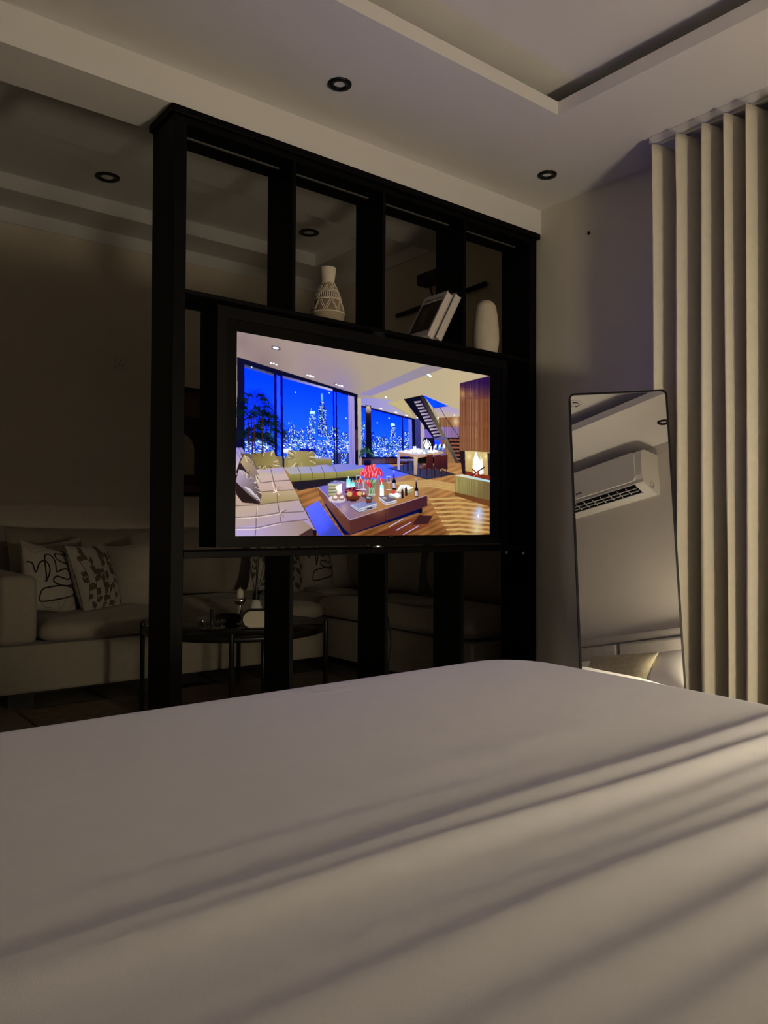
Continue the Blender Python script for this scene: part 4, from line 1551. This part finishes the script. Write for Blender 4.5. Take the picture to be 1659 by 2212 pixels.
# bedside table and globe lamp (source of the warm light)
t = thing('bedside_table', 'low wooden bedside table beside the head of the bed', 'bedside table', (1.60, -.40, 0))
obj('body', box((1.43, -.58, .10), (1.79, -.22, .46), .006, 2), WOODB, t)
obj('top', box((1.42, -.59, .46), (1.80, -.21, .48), .004, 2), WOODB, t)
for k in range(2):
    dr = obj('drawer', box((1.445, -.22, .115 + k * .172), (1.775, -.206, .275 + k * .172), .003, 1), WOODB, t)
    obj('handle', tube([(1.56, -.20, .195 + k * .172), (1.66, -.20, .195 + k * .172)], .005, 8), METALB, dr)
for x in (1.455, 1.765):
    for y in (-.55, -.25):
        obj('leg', lathe([(.010, 0), (.015, .10)], (x, y, 0), 12), METALB, t)
LX, LY, LR = 1.57, -.45, .125
t = thing('table_lamp', 'lit drum shade lamp on the bedside table', 'lamp', (LX, LY, .4805))
obj('base', lathe([(.06, 0), (.06, .012), (.02, .022), (.011, .035), (.011, .20)], (LX, LY, .4805), 32), METALB, t, True)
GLOBE = emit('warm_lamp_glow', (1.0, .85, .62), LAMP_POWER)
obj('shade', lathe([(LR, .17), (LR, .39), (LR - .003, .39), (LR - .003, .17), (LR, .17)], (LX, LY, .4805), 48, False), GLOBE, t, True, label='glowing cream drum shade')
obj('diffuser', lathe([(.001, .385), (LR - .003, .385), (LR - .003, .38), (.001, .38)], (LX, LY, .4805), 48, False), mat('shade_diffuser', (.6, .55, .45), .8, .02, 10), t)
obj('diffuser', lathe([(.001, .18), (LR - .003, .18), (LR - .003, .175), (.001, .175)], (LX, LY, .4805), 48, False), mat('shade_diffuser', (.6, .55, .45), .8, .02, 10), t)

# ================================================================== AIR CONDITIONER
AX0, AX1 = .02, .905
t = thing('air_conditioner', 'white split air conditioner high on the headboard wall, seen in the mirror', 'air conditioner', (.46, YH, 2.03))
sec = [(0, 2.035), (0, 2.335), (.155, 2.34), (.19, 2.325), (.20, 2.30), (.202, 2.14), (.192, 2.098), (.16, 2.068), (.06, 2.030), (.02, 2.026)]
ap = lambda u, v, w: (w, YH + u, v)
def slab(sec, a, b):
    return prism(sec, a, b, ap)
obj('body', slab([(0, 2.035), (0, 2.335), (.155, 2.338), (.186, 2.325), (.195, 2.30), (.196, 2.14), (.180, 2.10), (.185, 2.085), (.165, 2.072), (.06, 2.030), (.02, 2.026)], AX0, AX1), WHITEP, t)
obj('front_panel', prism(rrect(AX0 + .004, 2.105, AX1 - .055, 2.322, .03), .190, .206, lambda u, v, w: (u, YH + w, v)), WHITEP, t)
A0, A1 = Vector((0, YH + .185, 2.0795)), Vector((0, YH + .07, 2.0335))
dv = (A1 - A0)
nv = Vector((0, -dv.z, dv.y)).normalized()
if nv.z > 0:
    nv.negate()
op = lambda x, q, w: tuple(Vector((x, 0, 0)) + A0 + dv * q + nv * w)
obj('outlet', xf(box((AX0 + .05, .02, -.002), (AX1 - .075, .72, .0025)), lambda p: op(p.x, p.y, p.z)), GLOSSB, t)
for q in (.22, .46):
    obj('louver', xf(box((AX0 + .055, q, .003), (AX1 - .08, q + .03, .012)), lambda p: op(p.x, p.y, p.z)), WHITEP, t)
for k in range(9):
    x = AX0 + .10 + k * .078
    obj('vane', xf(box((x, .06, .002), (x + .004, .66, .007)), lambda p: op(p.x, p.y, p.z)), WHITEP, t)
obj('flap', xf(box((AX0 + .05, .73, .0), (AX1 - .07, .97, .007)), lambda p: op(p.x, p.y, p.z)), WHITEP, t)
for k in range(5):
    obj('emblem', box((.305 + k * .012, YH + .2055, 2.135), (.313 + k * .012, YH + .2068, 2.149)), INK, t)
obj('side_mark', tube([(AX1 + .001, YH + .09 + .018 * math.cos(a), 2.085 + .022 * math.sin(a)) for a in [i * .5 for i in range(13)]], .0012, 5), INK2, t)
# ================================================================== LOUNGE
YS, XC = 4.081, 2.779
t = thing('sectional_sofa', 'large beige L-shaped sofa along the lounge walls behind the divider', 'sofa', (2.2, 4.7, 0))
obj('base', box((.885, YS, .08), (XC + .05, 5.30, .314), .012, 2), SOFA, t)
obj('base', box((XC + .03, 2.80, .08), (3.62, 5.30, .314), .012, 2), SOFA, t)
obj('arm', box((.893, YS + .002, .316), (1.073, 5.22, .656), .035, 4), SOFA, t)
obj('plinth', join(box((1.0, YS + .22, .03), (XC + .3, 5.2, .08)), box((XC + .28, 2.95, .03), (3.55, 5.2, .08))), METALB, t)
for x, y in ((1.02, YS + .12), (1.9, YS + .10), (XC + .1, 2.95), (3.5, 2.95)):
    obj('foot', box((x - .06, y - .03, 0), (x + .06, y + .03, .08)), METALB, t)
def seat(lo, hi, puff=.03, n=34, front=None):
    """soft cushion: rounded box with a crowned top and a piped lower edge"""
    V, F = [], []
    cx, cy = (lo[0] + hi[0]) / 2, (lo[1] + hi[1]) / 2
    hx, hy = (hi[0] - lo[0]) / 2, (hi[1] - lo[1]) / 2
    prof = [(0.0, 0.0), (.028, .012), (.040, .035), (.036, .055), (.030, .075), (.012, .092), (-.02, .102), (-.06, .106), (-.12, .108)]
    sc_ = (hi[2] - lo[2]) / .105
    per = []
    rc = .06
    for x, y in rrect(lo[0], lo[1], hi[0], hi[1], rc, 6):
        per.append((x, y))
    dense = []
    for (x0, y0), (x1, y1) in zip(per, per[1:] + per[:1]):
        k = max(1, int(math.hypot(x1 - x0, y1 - y0) / .05))
        dense += [(x0 + (x1 - x0) * i / k, y0 + (y1 - y0) * i / k) for i in range(k)]
    m = len(dense)
    rings = []
    for out, z in prof:
        st = len(V)
        for x, y in dense:
            dx, dy = (x - cx), (y - cy)
            V.append((cx + dx * (1 + (out - .04) / hx), cy + dy * (1 + (out - .04) / hy), lo[2] + z * sc_ + .004 * math.sin(x * 7 + y * 5)))
        rings.append(st)
    for q in (.75, .5, .25, .02):
        st = len(V)
        for x, y in dense:
            V.append((cx + (x - cx) * q * .85, cy + (y - cy) * q * .85, lo[2] + .108 * sc_ + puff * (1 - q * q) + .004 * math.sin(x * 7 + y * 5)))
        rings.append(st)
    for a, b in zip(rings[:-1], rings[1:]):
        for i in range(m):
            j = (i + 1) % m
            F.append((a + i, a + j, b + j, b + i))
    F.append(tuple(range(m - 1, -1, -1)))
    F.append(tuple(rings[-1] + i for i in range(m)))
    return V, F
obj('seat_cushion', seat((1.085, YS - .015, .322), (XC + .02, 5.06, .425)), SOFA, t, True)
obj('seat_cushion', seat((XC - .005, 2.795, .33), (3.38, 4.20, .455), .02), SOFA, t, True)
obj('seat_cushion', seat((XC + .06, 4.22, .33), (3.38, 5.06, .45), .01), SOFA, t, True)
def backc(c, w, h, th, dx, tilt, **k):
    ex = Vector(dx)
    out_ = Vector((ex.y, -ex.x, 0))
    ey = Vector((0, 0, 1)) * math.cos(tilt) - out_ * math.sin(tilt)
    ez = out_ * math.cos(tilt) + Vector((0, 0, 1)) * math.sin(tilt)
    return pillow(c, w, h, th, ex, ey, ez, 30, **k)
obj('back_cushion', backc((1.88, 5.10, .655), 1.46, .49, .36, (1, 0, 0), .22, pinch=.03, sag=.02), SOFA, t, True)
obj('back_cushion', backc((3.0, 5.10, .655), .88, .49, .36, (1, 0, 0), .22, pinch=.03), SOFA, t, True)
obj('back_cushion', backc((3.46, 4.40, .66), .92, .44, .30, (0, 1, 0), -.2, pinch=.03) if False else
    backc((3.46, 4.42, .66), .92, .44, .28, (0, -1, 0), .2, pinch=.03), SOFA, t, True)
obj('back_cushion', backc((3.46, 3.42, .66), .98, .44, .28, (0, -1, 0), .2, pinch=.03), SOFA, t, True)
obj('back_frame', join(box((.89, 5.20, .30), (3.62, 5.34, .80), .03, 3), box((3.52, 2.80, .30), (3.64, 5.3, .80), .03, 3)), SOFA, t)

# loose cushions
class Cu:
    def __init__(s, name, label, c, w, h, th, yaw, lean, roll, m, group):
        ex = Vector((math.cos(yaw), math.sin(yaw), 0))
        out_ = Vector((ex.y, -ex.x, 0))
        ey = Vector((0, 0, 1)) * math.cos(lean) - out_ * math.sin(lean)
        ez = out_ * math.cos(lean) + Vector((0, 0, 1)) * math.sin(lean)
        e2, f2 = ex * math.cos(roll) + ey * math.sin(roll), ey * math.cos(roll) - ex * math.sin(roll)
        s.a = (Vector(c), w, h, th, e2, f2, ez)
        s.t = thing(name, label, 'cushion', c, group)
        obj('cover', pillow(*s.a, 26, .10), m, s.t, True)
    def pt(s, u, v, off=.0012):
        c, w, h, th, ex, ey, ez = s.a
        # u, v as flat print coordinates in -1..1
        uu, vv = math.asin(max(-.999, min(.999, u))) * 2 / math.pi, math.asin(max(-.999, min(.999, v))) * 2 / math.pi
        return pil_pt(c, w, h, th, ex, ey, ez, uu, vv) + ez * off
    def ribbon(s, pts, wd):
        """flat printed stroke following the cover"""
        P = []
        for k in range(len(pts) - 1):
            p0, p1, p2, p3 = pts[max(k - 1, 0)], pts[k], pts[k + 1], pts[min(k + 2, len(pts) - 1)]
            for i in range(6):
                q = i / 6
                P.append(tuple(.5 * ((2 * p1[a]) + (-p0[a] + p2[a]) * q + (2 * p0[a] - 5 * p1[a] + 4 * p2[a] - p3[a]) * q * q + (-p0[a] + 3 * p1[a] - 3 * p2[a] + p3[a]) * q ** 3) for a in (0, 1)))
        P.append(pts[-1])
        V, F = [], []
        for i, p in enumerate(P):
            a, b = P[max(i - 1, 0)], P[min(i + 1, len(P) - 1)]
            d = math.hypot(b[0] - a[0], b[1] - a[1]) + 1e-6
            nx, ny = -(b[1] - a[1]) / d * wd, (b[0] - a[0]) / d * wd
            V += [tuple(s.pt(p[0] + nx, p[1] + ny)), tuple(s.pt(p[0] - nx, p[1] - ny))]
            if i:
                F.append((2 * i - 2, 2 * i - 1, 2 * i + 1, 2 * i))
        return V, F
    def squiggles(s):
        b = [[(-.95, .35), (-.8, .3), (-.72, .05), (-.6, .3), (-.42, .4), (-.3, .2), (-.35, -.05), (-.45, -.2)],
             [(-.25, .9), (.25, .85), (.3, .7), (-.05, .68), (-.02, .5), (.25, .42), (.75, .5), (.95, .62)],
             [(-.1, .1), (-.12, .45), (-.28, .62), (-.42, .5), (-.42, .1), (-.4, -.2)],
             [(-.1, .1), (.25, .25), (.4, .1), (.3, -.05), (-.1, -.02), (-.18, -.18), (.2, -.25), (.55, -.12), (.62, .15), (.8, -.05), (.95, -.1)],
             [(-.45, -.38), (.1, -.25), (.5, -.28), (.55, -.45), (.1, -.62), (-.5, -.75), (-.55, -.5), (-.45, -.38)]]
        p = [[(-.9, .8), (-.7, .62), (-.4, .75)], [(.2, -.95), (.3, -.6), (.6, -.5), (.9, -.55)], [(-.2, -.8), (.0, -.7), (.15, -.95)],
             [(.5, -.9), (.6, -.68), (.8, -.75), (.92, -.9)], [(.4, .6), (.55, .35), (.7, .3), (.72, .6)], [(-.5, -.8), (-.3, -.92), (-.1, -.9)]]
        k1 = obj('ink_print', join(*[s.ribbon(q, .022) for q in b]), INK, s.t, True, label='looping black brush lines')
        k2 = obj('pale_print', join(*[s.ribbon(q, .012) for q in p]), INK2, s.t, True)
        k1['kind'] = k2['kind'] = 'stuff'
    def leaves(s, seed):
        r = random.Random(seed)
        st = [[(-.3, -.95), (-.15, -.4), (-.3, .1), (-.55, .6), (-.5, .95)], [(.35, -.95), (.4, -.3), (.45, .3), (.2, .9)], [(.1, .95), (.3, .6), (.5, .1)], [(.75, -.9), (.8, -.2), (.65, .5), (.85, .95)], [(-.85, -.6), (-.7, 0), (-.85, .6)], [(.05, -.9), (.1, -.4), (-.02, .2), (.05, .7)], [(-.6, -.9), (-.5, -.4), (-.45, .2)]]
        stems, lv = [], []
        for q in st:
            stems.append(s.ribbon(q, .012))
            for k in range(len(q) - 1):
                for e in (.1, .45, .8):
                    x, y = q[k][0] + (q[k + 1][0] - q[k][0]) * e, q[k][1] + (q[k + 1][1] - q[k][1]) * e
                    a = math.atan2(q[k + 1][1] - q[k][1], q[k + 1][0] - q[k][0]) + r.choice((-1, 1)) * r.uniform(.5, 1.1)
                    l, wd = r.uniform(.18, .30), r.uniform(.06, .105)
                    o = [(0, 0), (.35, 1), (.7, .8), (1, 0), (.7, -.8), (.35, -1)]
                    pts = [(x + math.cos(a) * l * u - math.sin(a) * wd * v, y + math.sin(a) * l * u + math.cos(a) * wd * v) for u, v in o]
                    if max(abs(c) for p in pts for c in p) > .97:
                        continue
                    lv.append(([tuple(s.pt(*p, .0016)) for p in pts], [(0, 1, 2, 3, 4, 5)]))
        obj('stem_print', join(*stems), LEAF, s.t, True)
        k1 = obj('leaf_print', join(*lv), LEAF, s.t, False, label='dark olive printed leaves')
        k1['kind'] = 'stuff'
LG, RG = 'cushions by the sofa arm', 'cushions in the sofa corner'
Cu('cushion', 'plain beige cushion peeking out behind the squiggle cushion by the sofa arm', (1.36, 4.78, .62), .38, .40, .12, .10, .30, .12, SOFA2, LG)
Cu('cushion', 'cushion with black looping lines resting against the sofa arm', (1.245, 4.50, .605), .38, .40, .14, .42, .30, -.20, CUSH, LG).squiggles()
Cu('cushion', 'leaf print cushion on the left end of the sofa, between squiggle and plain cushions', (1.468, 4.46, .605), .29, .42, .17, .45, .30, .08, CUSH, LG).leaves(4)
Cu('cushion', 'plain beige cushion right of the leaf print cushion on the left of the sofa', (1.70, 4.53, .605), .38, .42, .15, -.95, .28, .14, SOFA2, LG)
Cu('cushion', 'leaf print cushion in the sofa corner seen behind the coffee table', (2.81, 4.72, .635), .42, .42, .15, -.2, .32, -.12, CUSH, RG).leaves(9)
Cu('cushion', 'cushion with black looping lines in the sofa corner under the television', (3.13, 4.70, .64), .36, .42, .14, .25, .28, -.16, CUSH, RG).squiggles()
Cu('cushion', 'plain light cushion right of the squiggle cushion in the sofa corner', (3.34, 4.68, .64), .36, .42, .14, -.6, .28, .05, SOFA2, RG)
Cu('cushion', 'large plain beige cushion on the right wing of the sofa', (3.35, 3.98, .69), .44, .48, .16, -1.05, .24, -.08, SOFA2, RG)
Cu('cushion', 'dark grey cushion behind the large beige one on the right sofa wing', (3.44, 3.70, .68), .44, .46, .12, -1.35, .22, .03, DARKC, RG)

# rug
rg_ = obj('rug', box((.975, 2.70, .0005), (2.72, 4.035, .012), .004, 1), RUG)
tag(rg_, 'brown pile rug on the lounge floor in front of the sofa', 'rug')

# coffee table
TC, TR, TZ = (1.808, 3.419), .43, .43
t = thing('coffee_table', 'round glass coffee table with black metal rim and legs in front of the sofa', 'table', (TC[0], TC[1], .012))
cir = lambda r, z, n=56: [(TC[0] + r * math.cos(2 * math.pi * i / n), TC[1] + r * math.sin(2 * math.pi * i / n), z) for i in range(n)]
obj('rim', lathe([(TR - .006, -.028), (TR + .006, -.028), (TR + .008, -.015), (TR + .006, -.001), (TR - .006, -.001), (TR - .008, -.015), (TR - .006, -.028)], (TC[0], TC[1], TZ), 72, False), METALB, t, True)
obj('glass_top', lathe([(.001, -.010), (TR - .007, -.010), (TR - .006, -.004), (TR - .007, -.001), (.001, -.001)], (TC[0], TC[1], TZ), 72, False), GLASS, t, True)
a0 = math.atan2(3.047 - TC[1], 1.593 - TC[0])
for k in range(4):
    a = a0 + k * math.pi / 2
    x, y = TC[0] + (TR + .008) * math.cos(a), TC[1] + (TR + .008) * math.sin(a)
    obj('leg', lathe([(.0115, 0), (.0115, TZ - .005), (.010, TZ + .004), (.005, TZ + .009)], (x, y, .012), 16), METALB, t, True)
obj('centre_leg', lathe([(.011, .062), (.011, TZ - .028)], (1.905, 3.32, 0), 12), METALB, t, True)
obj('lower_shelf', lathe([(.001, .045), (TR - .02, .045), (TR - .015, .055), (TR - .02, .062), (.001, .062)], (TC[0], TC[1], 0), 64, False), WOODB, t, True)
obj('cross_bar', tube([(TC[0] + TR * math.cos(a0 + .8), TC[1] + TR * math.sin(a0 + .8), TZ - .022), (TC[0] - TR * math.cos(a0 + .8), TC[1] - TR * math.sin(a0 + .8), TZ - .022)], .007, 8), METALB, t)
TT = TZ + .0003
# glass ashtray
AC = (1.640, 3.335, TT)
t = thing('ashtray', 'ribbed clear glass ashtray on the coffee table', 'ashtray', AC)
pr = [(.001, 0), (.052, 0), (.060, .006), (.064, .036), (.058, .036), (.052, .012), (.001, .010)]
V, F = lathe(pr, AC, 72, False)
V = [((x - AC[0]) * (1 + .025 * (k % 2) * (.03 < math.hypot(x - AC[0], y - AC[1]))) + AC[0], (y - AC[1]) * (1 + .025 * (k % 2) * (.03 < math.hypot(x - AC[0], y - AC[1]))) + AC[1], z) for k, (x, y, z) in enumerate(V)]
obj('bowl', (V, F), GLASS, t)
# candle in chrome holder
CC = (1.89, 3.53, TT)
t = thing('candle_holder', 'polished chrome candle holder on the coffee table', 'candle holder', CC)
obj('stem', lathe([(.034, 0), (.033, .006), (.020, .03), (.011, .072), (.010, .080)], CC, 32), CHROME, t, True)
obj('cup', lathe([(.008, .078), (.022, .082), (.031, .096), (.033, .112), (.030, .112), (.027, .098), (.006, .088)], CC, 32), CHROME, t, True)
WAX = mat('white_wax', (0.62, 0.58, 0.48), .5, .02, 20)
t = thing('candle', 'white pillar candle standing in the chrome holder', 'candle', (CC[0], CC[1], CC[2] + .089))
obj('wax', lathe([(.0165, 0), (.0168, .055), (.012, .066), (.004, .072)], (CC[0], CC[1], CC[2] + .0885), 24), WAX, t, True)
obj('wick', tube([(CC[0], CC[1], CC[2] + .158), (CC[0] + .001, CC[1], CC[2] + .172)], .001, 6), WAX, t)
# black dish with an upright tab
DC = (1.785, 3.455, TT)
t = thing('dish', 'low black dish with an upright tab beside the candle holder', 'dish', DC)
obj('bowl', lathe([(.001, 0), (.045, 0), (.062, .020), (.066, .042), (.061, .042), (.056, .02), (.04, .008), (.001, .006)], DC, 36, False), METALB, t, True)
obj('tab', box((DC[0] - .085, DC[1] + .01, TT), (DC[0] - .072, DC[1] + .03, TT + .072), .005, 3), METALB, t)
# pill shaped device
PC, pd = Vector((1.820, 3.205, TT)), Vector((-.49, -.87, 0)).normalized()
pe = Vector((-pd.y, pd.x, 0))
pp = lambda u, v, w: tuple(PC + pe * u + Vector((0, 0, v)) + pd * w)
t = thing('tabletop_device', 'black rimmed pill shaped device with a cream face on the coffee table', 'device', tuple(PC))
obj('case', prism(rrect(-.085, .0, .085, .090, .0449, 10), -.03, .022, pp), METALB, t)
obj('face', prism(rrect(-.0775, .0075, .0775, .0825, .0374, 10), .0225, .0245, pp), mat('cream_device_face', (.55, .50, .38), .5, .02, 10), t)
# reed diffuser
RC = (2.02, 3.60, TT)
t = thing('reed_diffuser', 'white conical reed diffuser with black cap and black reeds on the coffee table', 'diffuser', RC)
obj('bottle', lathe([(.042, 0), (.044, .006), (.024, .082), (.014, .094)], RC, 32), mat('white_frosted_glass', (.62, .60, .56), .4, .02, 10), t, True)
obj('cap', lathe([(.018, .093), (.018, .122), (.010, .122)], RC, 24), METALB, t)
for dx, dy, h, r in ((-.045, .0, .30, .0018), (.015, .01, .31, .0055), (.03, -.03, .28, .0018), (-.015, .04, .29, .0018)):
    obj('reed', tube([(RC[0], RC[1], RC[2] + .10), (RC[0] + dx, RC[1] + dy, RC[2] + h)], r, 8), METALB, t)

# framed picture on the back wall
t = thing('framed_picture', 'black framed abstract print of brown and cream arches on the lounge back wall', 'picture', (2.52, YB, 1.5))
wp = lambda u, v, w: (u, YB - w, v)
PX0, PX1, PZ0, PZ1 = 2.22, 2.83, 1.116, 1.913
BRN = mat('red_brown_print', (.10, .055, .04), .8, .1, 20)
DBR = mat('dark_brown_print', (.028, .020, .014), .8, .1, 20)
CRM = mat('cream_print', (.34, .29, .22), .8, .05, 20)
obj('frame', ring([(PX0, PZ0), (PX1, PZ0), (PX1, PZ1), (PX0, PZ1)], [(PX0 + .03, PZ0 + .03), (PX1 - .03, PZ0 + .03), (PX1 - .03, PZ1 - .03), (PX0 + .03, PZ1 - .03)], .002, .03, wp), METALB, t)
pr_ = obj('print', box((PX0 + .028, YB - .012, PZ0 + .028), (PX1 - .028, YB - .006, PZ1 - .028)), BRN, t)
def arch(cx, z0, r, top):
    return [(cx - r, z0)] + [(cx + r, z0)] + [(cx + r * math.cos(math.radians(a)), top - r + r * math.sin(math.radians(a))) for a in range(0, 181, 10)]
obj('printed_arch', prism([(PX0 + .03, 1.20), (PX1 - .03, 1.20), (PX1 - .03, 1.66)] + [(PX0 + .03, 1.73)], .0125, .0135, wp), DBR, pr_)
obj('printed_arch', prism(arch(2.36, 1.275, .125, 1.58), .014, .015, wp), CRM, pr_)
obj('printed_arch', prism(arch(2.66, 1.275, .11, 1.52), .014, .015, wp), BRN, pr_)
# wall plate
t = thing('socket_plate', 'pale square socket plate with small dark holes on the lounge back wall', 'socket', (1.933, YB, 2.036))
obj('plate', box((1.890, YB - .008, 1.995), (1.976, YB - .0003, 2.076), .003, 2), mat('wall_coloured_plate', (.70, .63, .52), .6, .02, 5), t)
for x, z in ((1.897, 2.068), (1.969, 2.065), (1.899, 2.035), (1.934, 2.044), (1.922, 2.02), (1.947, 2.018), (1.897, 2.003), (1.967, 2.030)):
    obj('hole', box((x - .003, YB - .0085, z - .003), (x + .003, YB - .0078, z + .003)), INK, t)
# fittings on the far right wall
br = obj('wall_bar', tube([(XF - .03, 4.395, 2.447), (XF - .03, 3.50, 2.470)], .017, 14), METALB, None, True)
br.data.materials[0] = METALB
tag(br, 'long thin black bar fixed along the lounge wall behind the leaning books', 'wall bar')
t = thing('wall_box', 'small black box with a drooping wire above the black wall bar', 'wall fitting', (XF - .05, 4.03, 2.62))
obj('case', box((XF - .10, 3.86, 2.585), (XF - .001, 4.10, 2.66), .006, 2), METALB, t)
obj('wire', tube([(XF - .05, 4.01, 2.585), (XF - .045, 4.012, 2.54), (XF - .04, 3.99, 2.50), (XF - .03, 3.95, 2.47)], .007, 8), METALB, t)
